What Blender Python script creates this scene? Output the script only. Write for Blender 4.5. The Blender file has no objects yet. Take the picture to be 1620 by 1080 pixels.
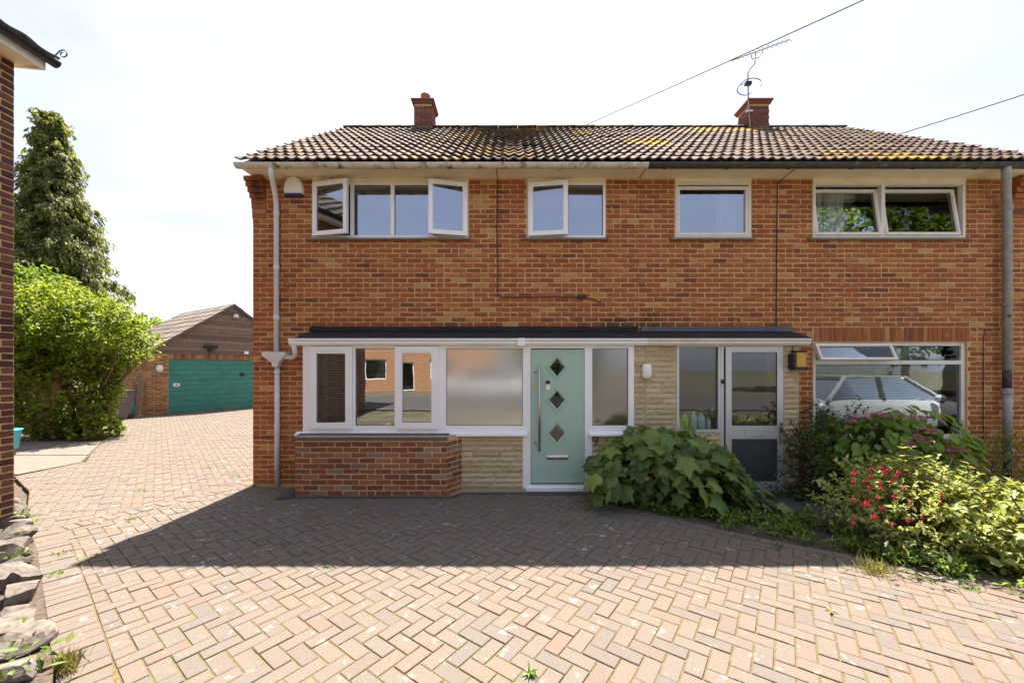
import bpy, math, random
import numpy as np
from mathutils import Vector, Matrix
random.seed(7); rng = np.random.default_rng(7)
R = math.radians
S = bpy.context.scene
COL = S.collection

# ------------------------------------------------------------------ camera, sky, sun, exposure
F, CX, HZ, CZ = 600.0, 810.0, 580.0, 1.8        # focal length in photo pixels, centre column, horizon row, eye height
cam = bpy.data.cameras.new('camera'); camo = bpy.data.objects.new('camera', cam); COL.objects.link(camo)
camo.location = (0, 0, CZ); camo.rotation_euler = (R(90), 0, 0)
cam.sensor_width = 36; cam.lens = 36 * F / 1620; cam.shift_y = 40 / 1620
cam.clip_start = .05; cam.clip_end = 900
S.camera = camo
SUN_EL, SUN_AZ = R(65.5), R(-3.5)                # azimuth measured from +Y towards +X: the sun stands behind the house
W = bpy.data.worlds.new('World'); S.world = W; W.use_nodes = True
wn = W.node_tree.nodes; wl = W.node_tree.links; wn.clear()
sky = wn.new('ShaderNodeTexSky'); sky.sky_type = 'NISHITA'; sky.sun_disc = False
sky.sun_elevation = SUN_EL; sky.sun_rotation = SUN_AZ; sky.air_density = 1.0; sky.dust_density = 2.2; sky.ozone_density = 1.0
bg = wn.new('ShaderNodeBackground'); bg.inputs['Strength'].default_value = .084
wo = wn.new('ShaderNodeOutputWorld')
tc = wn.new('ShaderNodeTexCoord'); mp = wn.new('ShaderNodeMapping'); mp.inputs['Scale'].default_value = (1.6, 1.6, 5)
nz = wn.new('ShaderNodeTexNoise'); nz.inputs['Scale'].default_value = 1.7; nz.inputs['Detail'].default_value = 9; nz.inputs['Distortion'].default_value = .6
rp = wn.new('ShaderNodeValToRGB'); rp.color_ramp.elements[0].position = .45; rp.color_ramp.elements[0].color = (.7, .7, .7, 1); rp.color_ramp.elements[1].position = .8
rp.color_ramp.elements[1].color = (.9, .9, .9, 1)
mx = wn.new('ShaderNodeMix'); mx.data_type = 'RGBA'; mx.inputs[7].default_value = (1.22, 1.3, 1.55, 1)
wl.new(tc.outputs['Generated'], mp.inputs[0]); wl.new(mp.outputs[0], nz.inputs['Vector']); wl.new(nz.outputs['Fac'], rp.inputs[0])
wl.new(rp.outputs[0], mx.inputs[0]); wl.new(sky.outputs[0], mx.inputs[6]); wl.new(mx.outputs[2], bg.inputs[0]); wl.new(bg.outputs[0], wo.inputs[0])
sl = bpy.data.lights.new('sun', 'SUN'); sl.energy = 2.65; sl.angle = R(.53); sl.color = (1, .95, .86)
so = bpy.data.objects.new('sun', sl); COL.objects.link(so); so.location = (-2, 20, 30)
sdir = Vector((math.sin(SUN_AZ) * math.cos(SUN_EL), math.cos(SUN_AZ) * math.cos(SUN_EL), math.sin(SUN_EL)))
so.rotation_euler = sdir.to_track_quat('Z', 'Y').to_euler()
vs = S.view_settings; vs.view_transform = 'Standard'; vs.look = 'None'; vs.gamma = 1; vs.use_curve_mapping = False; vs.exposure = 2.78; vs.use_white_balance = True; vs.white_balance_temperature = 6650; vs.white_balance_tint = 15
S.cycles.use_denoising = True; S.cycles.max_bounces = 8; S.cycles.transparent_max_bounces = 12
S.cycles.caustics_reflective = False; S.cycles.caustics_refractive = False

# ------------------------------------------------------------------ helpers
YD, YW, YB = 5.5, 5.8, 5.25                      # porch front, main wall, bay base wall
SLOPE = .0367
def zg(y): return SLOPE * (5.6 - max(y, -2)) if y < 5.6 else 0.0
def PX(px, Y): return (px - CX) * Y / F
def PZ(py, Y): return CZ + (HZ - py) * Y / F
def GP(px, py):                                  # photo pixel -> point on the ground
    d = py - HZ
    Y = F * (CZ - SLOPE * 5.6) / (d - F * SLOPE)
    if Y > 5.6: Y = F * CZ / d
    return (PX(px, Y), Y)
def proj(x, y, z): return (CX + F * x / y, HZ - F * (z - CZ) / y)

MATS = {}
def _mat(name):
    m = bpy.data.materials.new(name); m.use_nodes = True; nt = m.node_tree; nt.nodes.clear()
    out = nt.nodes.new('ShaderNodeOutputMaterial'); MATS[name] = m
    return m, nt, out
def node(nt, t, **kw):
    n = nt.nodes.new(t)
    for k, v in kw.items():
        if k.startswith('i_'): n.inputs[k[2:]].default_value = v
        else: setattr(n, k, v)
    return n
def ramp(nt, stops, const=False):
    r = nt.nodes.new('ShaderNodeValToRGB'); e = r.color_ramp.elements
    if const: r.color_ramp.interpolation = 'CONSTANT'
    while len(e) < len(stops): e.new(.5)
    for i, (p, c) in enumerate(stops):
        e[i].position = p; e[i].color = tuple(c) + (1,) if len(c) == 3 else c
    return r
def varfac(nt):                                  # one random number per piece: object random + per-face attribute
    oi = node(nt, 'ShaderNodeObjectInfo'); at = node(nt, 'ShaderNodeAttribute', attribute_name='var')
    ad = node(nt, 'ShaderNodeMath', operation='ADD'); fr = node(nt, 'ShaderNodeMath', operation='FRACT')
    nt.links.new(oi.outputs['Random'], ad.inputs[0]); nt.links.new(at.outputs['Fac'], ad.inputs[1]); nt.links.new(ad.outputs[0], fr.inputs[0])
    return fr.outputs[0]
def noise(nt, scale, detail=4, rough=.55, vec=None, dist=0):
    n = node(nt, 'ShaderNodeTexNoise'); n.inputs['Scale'].default_value = scale; n.inputs['Detail'].default_value = detail
    n.inputs['Roughness'].default_value = rough; n.inputs['Distortion'].default_value = dist
    if vec is None:
        g = node(nt, 'ShaderNodeNewGeometry'); vec = g.outputs['Position']
    nt.links.new(vec, n.inputs['Vector']); return n
def mix(nt, a, b, fac, mode='MIX'):
    m = node(nt, 'ShaderNodeMix', data_type='RGBA', blend_type=mode)
    for sock, v in ((6, a), (7, b), (0, fac)):
        if isinstance(v, (int, float)): m.inputs[sock].default_value = v
        elif isinstance(v, tuple): m.inputs[sock].default_value = v if len(v) == 4 else v + (1,)
        else: nt.links.new(v, m.inputs[sock])
    return m.outputs[2]
def finish(nt, out, col, rough=.8, bump=None, bstr=.3, bdist=.01, spec=.3, metal=0):
    b = node(nt, 'ShaderNodeBsdfPrincipled')
    if isinstance(col, tuple): b.inputs['Base Color'].default_value = col if len(col) == 4 else col + (1,)
    else: nt.links.new(col, b.inputs['Base Color'])
    if isinstance(rough, (int, float)): b.inputs['Roughness'].default_value = rough
    else: nt.links.new(rough, b.inputs['Roughness'])
    b.inputs['Specular IOR Level'].default_value = spec; b.inputs['Metallic'].default_value = metal
    if bump is not None:
        bp = node(nt, 'ShaderNodeBump'); bp.inputs['Strength'].default_value = bstr; bp.inputs['Distance'].default_value = bdist
        nt.links.new(bump, bp.inputs['Height']); nt.links.new(bp.outputs[0], b.inputs['Normal'])
    nt.links.new(b.outputs[0], out.inputs[0]); return b
def pieces_mat(name, stops, spots=None, spot_lo=.6, spot_hi=.7, spot_scale=14, mott=.35, rough=.85, nscale=60, bstr=.5, big=None, stain=None):
    m, nt, o = _mat(name); v = varfac(nt)
    r = ramp(nt, stops); nt.links.new(v, r.inputs[0]); c = r.outputs[0]
    n1 = noise(nt, nscale, 5, .65)
    rr = ramp(nt, [(.3, (1 - mott,) * 3), (.7, (1 + mott * .5,) * 3)]); nt.links.new(n1.outputs['Fac'], rr.inputs[0])
    c = mix(nt, c, rr.outputs[0], 1.0, 'MULTIPLY')
    if spots:
        n2 = noise(nt, spot_scale, 6, .7); r2 = ramp(nt, [(spot_lo, (0, 0, 0)), (spot_hi, (1, 1, 1))]); nt.links.new(n2.outputs['Fac'], r2.inputs[0])
        c = mix(nt, c, spots, r2.outputs[0])
    if big:
        n3 = noise(nt, big[1], 5, .6); r3 = ramp(nt, [(big[2], (0, 0, 0)), (big[3], (1, 1, 1))]); nt.links.new(n3.outputs['Fac'], r3.inputs[0])
        c = mix(nt, c, big[0], r3.outputs[0])
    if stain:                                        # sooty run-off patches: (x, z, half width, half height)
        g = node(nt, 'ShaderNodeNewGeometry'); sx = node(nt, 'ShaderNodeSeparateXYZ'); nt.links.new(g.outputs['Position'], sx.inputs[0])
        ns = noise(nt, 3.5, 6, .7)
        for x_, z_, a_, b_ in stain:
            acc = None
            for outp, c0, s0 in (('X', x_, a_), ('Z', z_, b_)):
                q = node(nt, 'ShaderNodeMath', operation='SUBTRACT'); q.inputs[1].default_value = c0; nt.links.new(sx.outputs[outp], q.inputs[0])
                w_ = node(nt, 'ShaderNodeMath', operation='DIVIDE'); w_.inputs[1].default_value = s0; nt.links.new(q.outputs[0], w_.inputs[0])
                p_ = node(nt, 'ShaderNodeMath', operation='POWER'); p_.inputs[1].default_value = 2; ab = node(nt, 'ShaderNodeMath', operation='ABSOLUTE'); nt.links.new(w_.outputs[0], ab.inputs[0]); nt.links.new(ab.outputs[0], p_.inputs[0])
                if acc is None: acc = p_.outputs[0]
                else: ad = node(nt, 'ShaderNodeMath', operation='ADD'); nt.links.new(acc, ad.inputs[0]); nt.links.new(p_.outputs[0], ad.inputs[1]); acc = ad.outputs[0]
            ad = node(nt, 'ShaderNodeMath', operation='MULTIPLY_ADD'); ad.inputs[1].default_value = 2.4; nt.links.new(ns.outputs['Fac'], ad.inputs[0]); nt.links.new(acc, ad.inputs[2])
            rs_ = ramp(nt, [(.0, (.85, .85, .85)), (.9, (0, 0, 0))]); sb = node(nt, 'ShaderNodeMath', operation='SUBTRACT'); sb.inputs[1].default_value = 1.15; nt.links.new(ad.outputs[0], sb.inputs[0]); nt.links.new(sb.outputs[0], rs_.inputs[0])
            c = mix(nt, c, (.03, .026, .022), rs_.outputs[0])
    finish(nt, o, c, rough, n1.outputs['Fac'], bstr, .006, .1)
    return m
def plain(name, col, rough=.6, var=.12, scale=12, spec=.3, metal=0, bstr=.1, dirt=None, dlo=.55, dhi=.75, dscale=5):
    m, nt, o = _mat(name); n1 = noise(nt, scale, 5, .6)
    rr = ramp(nt, [(.3, (1 - var,) * 3), (.7, (1 + var * .4,) * 3)]); nt.links.new(n1.outputs['Fac'], rr.inputs[0])
    c = mix(nt, col, rr.outputs[0], 1.0, 'MULTIPLY')
    if dirt:
        n2 = noise(nt, dscale, 7, .7); r2 = ramp(nt, [(dlo, (0, 0, 0)), (dhi, (1, 1, 1))]); nt.links.new(n2.outputs['Fac'], r2.inputs[0])
        c = mix(nt, c, dirt, r2.outputs[0])
    finish(nt, o, c, rough, n1.outputs['Fac'] if bstr else None, bstr, .004, spec, metal); return m
def leafmat(name, c1, c2, trans=.35, rough=.5, c3=None):
    m, nt, o = _mat(name); v = varfac(nt)
    n1 = noise(nt, 2.5, 3)
    st = [(0, c1), (1, c2)] if c3 is None else [(0, c1), (.55, c2), (1, c3)]
    r = ramp(nt, st); nt.links.new(v, r.inputs[0])
    rr = ramp(nt, [(.3, (.75,) * 3), (.7, (1.15,) * 3)]); nt.links.new(n1.outputs['Fac'], rr.inputs[0])
    c = mix(nt, r.outputs[0], rr.outputs[0], 1.0, 'MULTIPLY')
    b = node(nt, 'ShaderNodeBsdfPrincipled'); nt.links.new(c, b.inputs['Base Color']); b.inputs['Roughness'].default_value = rough; b.inputs['Specular IOR Level'].default_value = .35
    t = node(nt, 'ShaderNodeBsdfTranslucent'); tcx = mix(nt, c, (1.25, 1.15, .45), 1.0, 'MULTIPLY'); nt.links.new(tcx, t.inputs['Color'])
    ms = node(nt, 'ShaderNodeMixShader'); ms.inputs[0].default_value = trans
    nt.links.new(b.outputs[0], ms.inputs[1]); nt.links.new(t.outputs[0], ms.inputs[2]); nt.links.new(ms.outputs[0], o.inputs[0]); return m
def glassmat(name, refl=.25, tint=(.9, .95, .95), rough=0.0):
    m, nt, o = _mat(name)
    t = node(nt, 'ShaderNodeBsdfTransparent'); t.inputs[0].default_value = tint + (1,)
    g = node(nt, 'ShaderNodeBsdfGlossy'); g.inputs['Roughness'].default_value = rough; g.inputs['Color'].default_value = (.95, .97, 1, 1)
    nw_ = noise(nt, 1.6, 2); bp_ = node(nt, 'ShaderNodeBump'); bp_.inputs['Strength'].default_value = 1; bp_.inputs['Distance'].default_value = .0011
    nt.links.new(nw_.outputs['Fac'], bp_.inputs['Height']); nt.links.new(bp_.outputs[0], g.inputs['Normal'])
    lw = node(nt, 'ShaderNodeLayerWeight'); lw.inputs['Blend'].default_value = .25
    mr = node(nt, 'ShaderNodeMapRange'); mr.inputs['To Min'].default_value = refl; mr.inputs['To Max'].default_value = 1.0
    nt.links.new(lw.outputs['Fresnel'], mr.inputs['Value'])
    ms = node(nt, 'ShaderNodeMixShader'); nt.links.new(mr.outputs[0], ms.inputs[0]); nt.links.new(t.outputs[0], ms.inputs[1]); nt.links.new(g.outputs[0], ms.inputs[2])
    nt.links.new(ms.outputs[0], o.inputs[0]); return m
def frostmat(name, col, refl=.3, rough=.22, dens=.6):
    m, nt, o = _mat(name)
    d = node(nt, 'ShaderNodeBsdfDiffuse'); d.inputs[0].default_value = col + (1,)
    t = node(nt, 'ShaderNodeBsdfTranslucent'); t.inputs[0].default_value = (.7, .72, .68, 1)
    g = node(nt, 'ShaderNodeBsdfGlossy'); g.inputs['Roughness'].default_value = rough
    m1 = node(nt, 'ShaderNodeMixShader'); m1.inputs[0].default_value = 1 - dens
    m2 = node(nt, 'ShaderNodeMixShader'); m2.inputs[0].default_value = refl
    L = nt.links.new; L(d.outputs[0], m1.inputs[1]); L(t.outputs[0], m1.inputs[2]); L(m1.outputs[0], m2.inputs[1]); L(g.outputs[0], m2.inputs[2]); L(m2.outputs[0], o.inputs[0]); return m

BR = [(0, (.49, .30, .13)), (.045, (.45, .23, .09)), (.08, (.43, .172, .062)), (.25, (.375, .125, .05)), (.72, (.33, .102, .045)), (.95, (.265, .088, .044)), (1, (.17, .066, .045))]
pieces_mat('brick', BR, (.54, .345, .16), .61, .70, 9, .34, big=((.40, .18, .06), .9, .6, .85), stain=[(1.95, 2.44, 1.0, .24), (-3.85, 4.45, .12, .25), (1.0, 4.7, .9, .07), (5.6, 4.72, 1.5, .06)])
pieces_mat('bay_brick', [(0, (.36, .165, .10)), (.3, (.29, .11, .065)), (.7, (.225, .085, .055)), (.92, (.18, .08, .06)), (1, (.32, .23, .18))], (.4, .3, .22), .64, .74, 9, .3)
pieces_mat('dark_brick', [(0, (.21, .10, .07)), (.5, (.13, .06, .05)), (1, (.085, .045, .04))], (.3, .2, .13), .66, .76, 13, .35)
pieces_mat('garage_brick', [(0, (.42, .22, .11)), (.4, (.32, .14, .075)), (.8, (.22, .1, .06)), (1, (.14, .07, .05))], None, mott=.3)
pieces_mat('chimney_brick', [(0, (.26, .10, .07)), (.5, (.20, .075, .055)), (1, (.13, .06, .05))], (.16, .15, .1), .55, .7, 6, .3)
plain('mortar', (.62, .41, .18), .95, .25, 40, bstr=.4)
plain('pale_mortar', (.46, .39, .27), .95, .25, 40, bstr=.4)
pieces_mat('pale_stone', [(0, (.47, .355, .205)), (.5, (.55, .43, .255)), (1, (.60, .48, .30))], (.34, .27, .165), .56, .72, 4, .25, nscale=45, bstr=.9)
pieces_mat('roof_tile', [(0, (.11, .078, .064)), (.4, (.135, .10, .08)), (.75, (.16, .122, .10)), (1, (.088, .062, .053))], (.19, .14, .035), .55, .65, 9, .5, nscale=40, big=((.33, .20, .025), .8, .575, .65))
pieces_mat('grey_tile', [(0, (.14, .115, .095)), (.5, (.18, .15, .125)), (1, (.23, .195, .16))], (.16, .15, .11), .55, .7, 6, .3)
pieces_mat('paver', [(0, (.176, .14, .109)), (.3, (.17, .141, .113)), (.6, (.165, .141, .117)), (.88, (.147, .13, .113)), (1, (.178, .132, .104))], (.40, .36, .31), .61, .68, 8, .3, nscale=150, bstr=.7, big=((.16, .125, .095), .9, .48, .85))
plain('joint_sand', (.15, .105, .045), 1, .4, 30, dirt=(.10, .12, .035), dlo=.5, dhi=.7, dscale=3)
plain('soil', (.10, .075, .055), 1, .5, 25, bstr=.8)
plain('tarmac', (.085, .078, .075), .95, .4, 90, bstr=.6)
plain('earth', (.11, .10, .06), 1, .5, 1.5, bstr=.5)
plain('concrete', (.17, .145, .118), .95, .25, 8, dirt=(.15, .125, .095), bstr=.3)
plain('upvc', (.86, .86, .85), .35, .04, 3, .4, bstr=0)
plain('old_white', (.74, .70, .62), .55, .1, 5, dirt=(.5, .43, .32), dlo=.55, dhi=.85, dscale=4, bstr=.1)
plain('cream_paint', (.84, .74, .55), .6, .12, 4, dirt=(.46, .35, .2), dlo=.58, dhi=.75, dscale=3)
plain('dirty_gutter', (.62, .56, .47), .6, .2, 8, dirt=(.09, .085, .06), dlo=.5, dhi=.62, dscale=5)
plain('black_gutter', (.055, .05, .045), .5, .4, 9, dirt=(.2, .17, .1), dlo=.55, dhi=.75, dscale=6)
plain('white_plastic', (.66, .66, .66), .4, .06, 6, .4, bstr=0, dirt=(.5, .48, .44), dlo=.6, dhi=.8)
plain('grey_pipe', (.34, .34, .31), .7, .25, 12, dirt=(.05, .05, .045), dlo=.62, dhi=.68, dscale=3)
plain('black_plastic', (.025, .025, .027), .4, .2, 8, bstr=0)
plain('black_felt', (.028, .027, .027), .8, .4, 6, dirt=(.09, .085, .08), dlo=.58, dhi=.75)
plain('lead', (.11, .12, .14), .6, .25, 6)
plain('green_door', (.36, .52, .42), .42, .03, 3, .4, bstr=0)
plain('steel', (.55, .50, .45), .3, .06, 30, .5, 1.0, bstr=0)
plain('aluminium', (.55, .55, .53), .45, .08, 12, .5, .4, bstr=0, dirt=(.42, .40, .34), dlo=.6, dhi=.8)
plain('brass', (.6, .45, .2), .35, .1, 20, .5, 1, bstr=0)
plain('sill_stone', (.22, .19, .145), .9, .25, 14, dirt=(.12, .11, .09))
plain('cap_tile', (.13, .10, .082), .85, .3, 14); plain('drain_grey', (.085, .087, .092), .6, .2, 9, bstr=0)
plain('interior', (.42, .40, .37), .9, .05, 2, bstr=0)
plain('blind_white', (.5, .48, .42), .6, .05, 3, bstr=0)
plain('curtain', (.82, .80, .76), .9, .08, 3, bstr=0)
plain('garage_green', (.045, .235, .175), .5, .16, 6, dirt=(.03, .17, .14), dlo=.5, dhi=.75, dscale=2)
pieces_mat('weatherboard', [(0, (.15, .10, .075)), (.5, (.20, .14, .105)), (1, (.26, .19, .145))], (.33, .27, .21), .58, .72, 5, .4)
pieces_mat('fence_board', [(0, (.34, .20, .11)), (.5, (.42, .26, .14)), (1, (.5, .33, .18))], (.25, .15, .08), .6, .75, 5, .3)
plain('bark', (.16, .11, .07), .95, .4, 20, bstr=.8)
plain('cut_wood', (.36, .21, .09), .8, .2, 15)
pieces_mat('rubble', [(0, (.22, .19, .155)), (.5, (.165, .14, .12)), (1, (.12, .105, .09))], (.28, .245, .205), .55, .66, 5, .45, nscale=22, bstr=1.0, big=((.14, .15, .07), 2.5, .6, .72))
plain('terracotta', (.36, .17, .1), .8, .2, 8, dirt=(.16, .15, .1))
plain('wire', (.03, .03, .032), .6, 0, 5, bstr=0)
plain('alarm_white', (.82, .80, .72), .4, .03, 4, bstr=0)
plain('alarm_blue', (.035, .03, .16), .4, .05, 4, bstr=0)
plain('amber', (.55, .33, .05), .35, .1, 10, bstr=0)
plain('bottle_green', (.25, .75, .05), .35, .03, 4, bstr=0)
plain('bottle_pale', (.62, .72, .76), .35, .03, 4, bstr=0)
plain('blue_plastic', (.08, .45, .6), .4, .03, 4, bstr=0)
plain('teal_plastic', (.03, .3, .24), .4, .03, 4, bstr=0)
plain('bin_plastic', (.13, .11, .10), .5, .1, 4, bstr=0)
plain('car_paint', (.45, .46, .47), .18, .01, 2, .6, bstr=0)
plain('rubber', (.03, .03, .03), .8, .1, 10)
plain('alloy', (.5, .5, .52), .3, .02, 5, .5, .8, bstr=0)
plain('lamp_glass', (.8, .8, .8), .1, .02, 5, .6, bstr=0)
plain('red_glass', (.5, .03, .03), .2, .02, 5, .6, bstr=0)
plain('far_brick', (.42, .22, .11), .9, .3, 9)
glassmat('glass', .055); glassmat('glass_bay', .22); glassmat('glass_low', .02); glassmat('glass_upper', .22, (.7, .78, .88)); glassmat('dark_glass', .12, (.1, .11, .12)); frostmat('reeded', (.06, .075, .075), .10, .2, .85)
frostmat('frosted', (.46, .47, .42), .38, .14); frostmat('frosted_dark', (.10, .085, .07), .30, .14)
leafmat('leaf_bush', (.07, .13, .018), (.19, .27, .03), .55, c3=(.34, .40, .05))
leafmat('leaf_conifer', (.09, .12, .035), (.19, .23, .065), .5, .6, c3=(.34, .36, .11))
leafmat('leaf_big', (.085, .155, .045), (.145, .24, .06), .45, .42, c3=(.33, .38, .09))
leafmat('leaf_hydrangea', (.10, .19, .025), (.19, .31, .035), .45, c3=(.28, .40, .06))
leafmat('leaf_dark', (.04, .075, .025), (.08, .12, .035), .3)
leafmat('leaf_pale', (.16, .25, .05), (.36, .41, .12), .45, c3=(.60, .58, .27))
leafmat('leaf_weed', (.07, .13, .025), (.15, .25, .04), .45, c3=(.24, .30, .07))
leafmat('leaf_box', (.12, .16, .02), (.25, .29, .04), .4)
leafmat('grass_dry', (.16, .17, .05), (.34, .30, .12), .3)
leafmat('petal_pink', (.55, .05, .28), (.72, .16, .45), .3, c3=(.8, .45, .6)); leafmat('petal_red', (.45, .012, .05), (.6, .025, .09), .3)

class MB:
    def __init__(s): s.v = []; s.f = []; s.var = []
    def add(s, vs, fs, var=0.0):
        o = len(s.v); s.v += [tuple(p) for p in vs]; s.f += [tuple(i + o for i in f) for f in fs]; s.var += [var] * len(fs); return s
    def box(s, x0, x1, y0, y1, z0, z1, var=0.0, M=None):
        v = [(x, y, z) for z in (z0, z1) for y in (y0, y1) for x in (x0, x1)]
        if M is not None: v = [tuple(M @ Vector(p)) for p in v]
        return s.add(v, [(0, 2, 3, 1), (4, 5, 7, 6), (0, 1, 5, 4), (2, 6, 7, 3), (0, 4, 6, 2), (1, 3, 7, 5)], var)
    def tube(s, pts, r, seg=8, var=0.0, cap=True):
        pts = [Vector(p) for p in pts]; n = len(pts); rs = r if isinstance(r, (list, tuple)) else [r] * n
        o = len(s.v); vs = []; fs = []
        up = Vector((0, 0, 1))
        d0 = (pts[1] - pts[0]).normalized()
        a = d0.orthogonal().normalized()
        for i, p in enumerate(pts):
            d = (pts[min(i + 1, n - 1)] - pts[max(i - 1, 0)]).normalized()
            a = (a - d * a.dot(d)).normalized(); b = d.cross(a)
            for k in range(seg):
                t = 2 * math.pi * k / seg; vs.append(p + (a * math.cos(t) + b * math.sin(t)) * rs[i])
        for i in range(n - 1):
            for k in range(seg):
                fs.append((i * seg + k, i * seg + (k + 1) % seg, (i + 1) * seg + (k + 1) % seg, (i + 1) * seg + k))
        if cap: fs += [tuple(range(seg))[::-1], tuple(range((n - 1) * seg, n * seg))]
        return s.add(vs, fs, var)
    def lathe(s, prof, c, seg=16, var=0.0):
        vs = [(c[0] + r * math.cos(2 * math.pi * k / seg), c[1] + r * math.sin(2 * math.pi * k / seg), c[2] + z) for r, z in prof for k in range(seg)]
        fs = [(i * seg + k, i * seg + (k + 1) % seg, (i + 1) * seg + (k + 1) % seg, (i + 1) * seg + k) for i in range(len(prof) - 1) for k in range(seg)]
        fs += [tuple(range(seg))[::-1], tuple(range((len(prof) - 1) * seg, len(prof) * seg))]
        return s.add(vs, fs, var)
    def prism(s, poly, z0, z1, var=0.0, ch=0.0, zf=None):   # vertical prism over a ground polygon, chamfered top
        n = len(poly); cx = sum(p[0] for p in poly) / n; cy = sum(p[1] for p in poly) / n
        f = zf or (lambda y: 0)
        vs = [(p[0], p[1], z0 + f(p[1])) for p in poly] + [(p[0], p[1], z1 - ch + f(p[1])) for p in poly]
        fs = [(i, (i + 1) % n, n + (i + 1) % n, n + i) for i in range(n)]
        if ch:
            for p in poly:
                d = math.hypot(p[0] - cx, p[1] - cy) + 1e-6; k = 1 - min(.4, ch * 1.6 / d)
                q = (cx + (p[0] - cx) * k, cy + (p[1] - cy) * k); vs.append((q[0], q[1], z1 + f(q[1])))
            fs += [(n + i, n + (i + 1) % n, 2 * n + (i + 1) % n, 2 * n + i) for i in range(n)] + [tuple(range(2 * n, 3 * n))]
        else: fs.append(tuple(range(n, 2 * n)))
        return s.add(vs, fs, var)
    def mesh(s, name, mat, smooth=False):
        me = bpy.data.meshes.new(name); me.from_pydata(s.v, [], s.f)
        if mat: me.materials.append(MATS[mat])
        if any(s.var):
            a = me.attributes.new('var', 'FLOAT', 'FACE'); a.data.foreach_set('value', s.var)
        if smooth: me.shade_smooth()
        me.update(); return me
    def build(s, name, mat, parent=None, smooth=False, **kw):
        return link(name, s.mesh(name, mat, smooth), parent, **kw)
def link(name, me, parent=None, loc=None, rot=None, kind=None, label=None):
    o = bpy.data.objects.new(name, me); COL.objects.link(o)
    if loc is not None: o.location = loc
    if rot is not None: o.rotation_euler = rot
    if parent is not None:
        o.parent = parent
        if parent.type == 'EMPTY': o.matrix_parent_inverse = Matrix.Translation(-parent.location)
    if kind: o['kind'] = kind
    if label: o['label'] = label
    return o
def tag(o, label, cat, group=None):
    o['label'] = label; o['category'] = cat
    if group: o['group'] = group
    return o
def thing(name, label, cat, loc=(0, 0, 0), group=None):
    o = bpy.data.objects.new(name, None); COL.objects.link(o); o.location = loc; o.empty_display_size = .3
    return tag(o, label, cat, group)
def structure(o): o['kind'] = 'structure'; return o

# ------------------------------------------------------------------ ground, paving
def sheet(name, poly, mat, dz, parent=None, n=1):
    """flat polygon following the ground fall (split at y = 5.6)"""
    mb = MB(); out = []
    for sgn in (-1, 1):
        P = clip(poly, (0, 5.6), (0, sgn))
        if len(P) > 2: mb.add([(x, y, zg(y) + dz) for x, y in P], [tuple(range(len(P)))])
    return mb.build(name, mat, parent)
def clip(poly, p, nrm):                          # keep the side where (q-p).n >= 0
    out = []
    for i in range(len(poly)):
        a, b = poly[i], poly[(i + 1) % len(poly)]
        da = (a[0] - p[0]) * nrm[0] + (a[1] - p[1]) * nrm[1]; db = (b[0] - p[0]) * nrm[0] + (b[1] - p[1]) * nrm[1]
        if da >= 0: out.append(a)
        if (da > 0 and db < 0) or (da < 0 and db > 0):
            t = da / (da - db); out.append((a[0] + (b[0] - a[0]) * t, a[1] + (b[1] - a[1]) * t))
    return out
def area(P): return .5 * sum(P[i][0] * P[(i + 1) % len(P)][1] - P[(i + 1) % len(P)][0] * P[i][1] for i in range(len(P)))
def inside(P, x, y):
    c = False
    for i in range(len(P)):
        (x0, y0), (x1, y1) = P[i], P[i - 1]
        if (y0 > y) != (y1 > y) and x < (x1 - x0) * (y - y0) / (y1 - y0) + x0: c = not c
    return c
mb = MB(); ys = [-120, -2, 5.6, 400]; xs = [-300, 300]
for j in range(3):
    mb.add([(x, y, zg(y) - .06) for y in ys[j:j + 2] for x in xs], [(0, 1, 3, 2)])
structure(mb.build('ground', 'earth'))

STONE = [GP(88, 1085), GP(72, 960), GP(58, 872), GP(42, 810)]          # foot of the rockery edge
STONE = [(-1.05, .75)] + STONE
EDGE = [GP(936, 792), GP(1020, 808), GP(1100, 828), GP(1200, 850), GP(1360, 880), GP(1500, 914), GP(1625, 946)]
EDGE += [(4.4, 2.0), (4.9, 1.2), (5.2, .3)]
CORNER = (-3.96, 5.8)
B1, B2 = (-4.12, 6.02), (-5.03, 3.97)
main_poly = [(-1.0, .3)] + list(STONE[0:4]) + [B2, B1, (-3.9, 5.72), (-3.2, 5.66), (-3.2, 5.12), (-.9, 5.12), (-.75, 5.3), (1.2, 5.3)] + EDGE
if area(main_poly) < 0: main_poly.reverse()
drive_poly = [B2, STONE[4], (-7.0, 5.5), (-8.2, 6.25), (-8.1, 7.2), (-10.3, 9.6), (-13.9, 13.7), (-9.0, 21.0), (-3.9, 21.0), (-3.98, 5.9), B1]
if area(drive_poly) < 0: drive_poly.reverse()
paving = structure(sheet('paving', main_poly, 'joint_sand', -.006))
driveway = structure(sheet('driveway', drive_poly, 'joint_sand', -.006))
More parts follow.
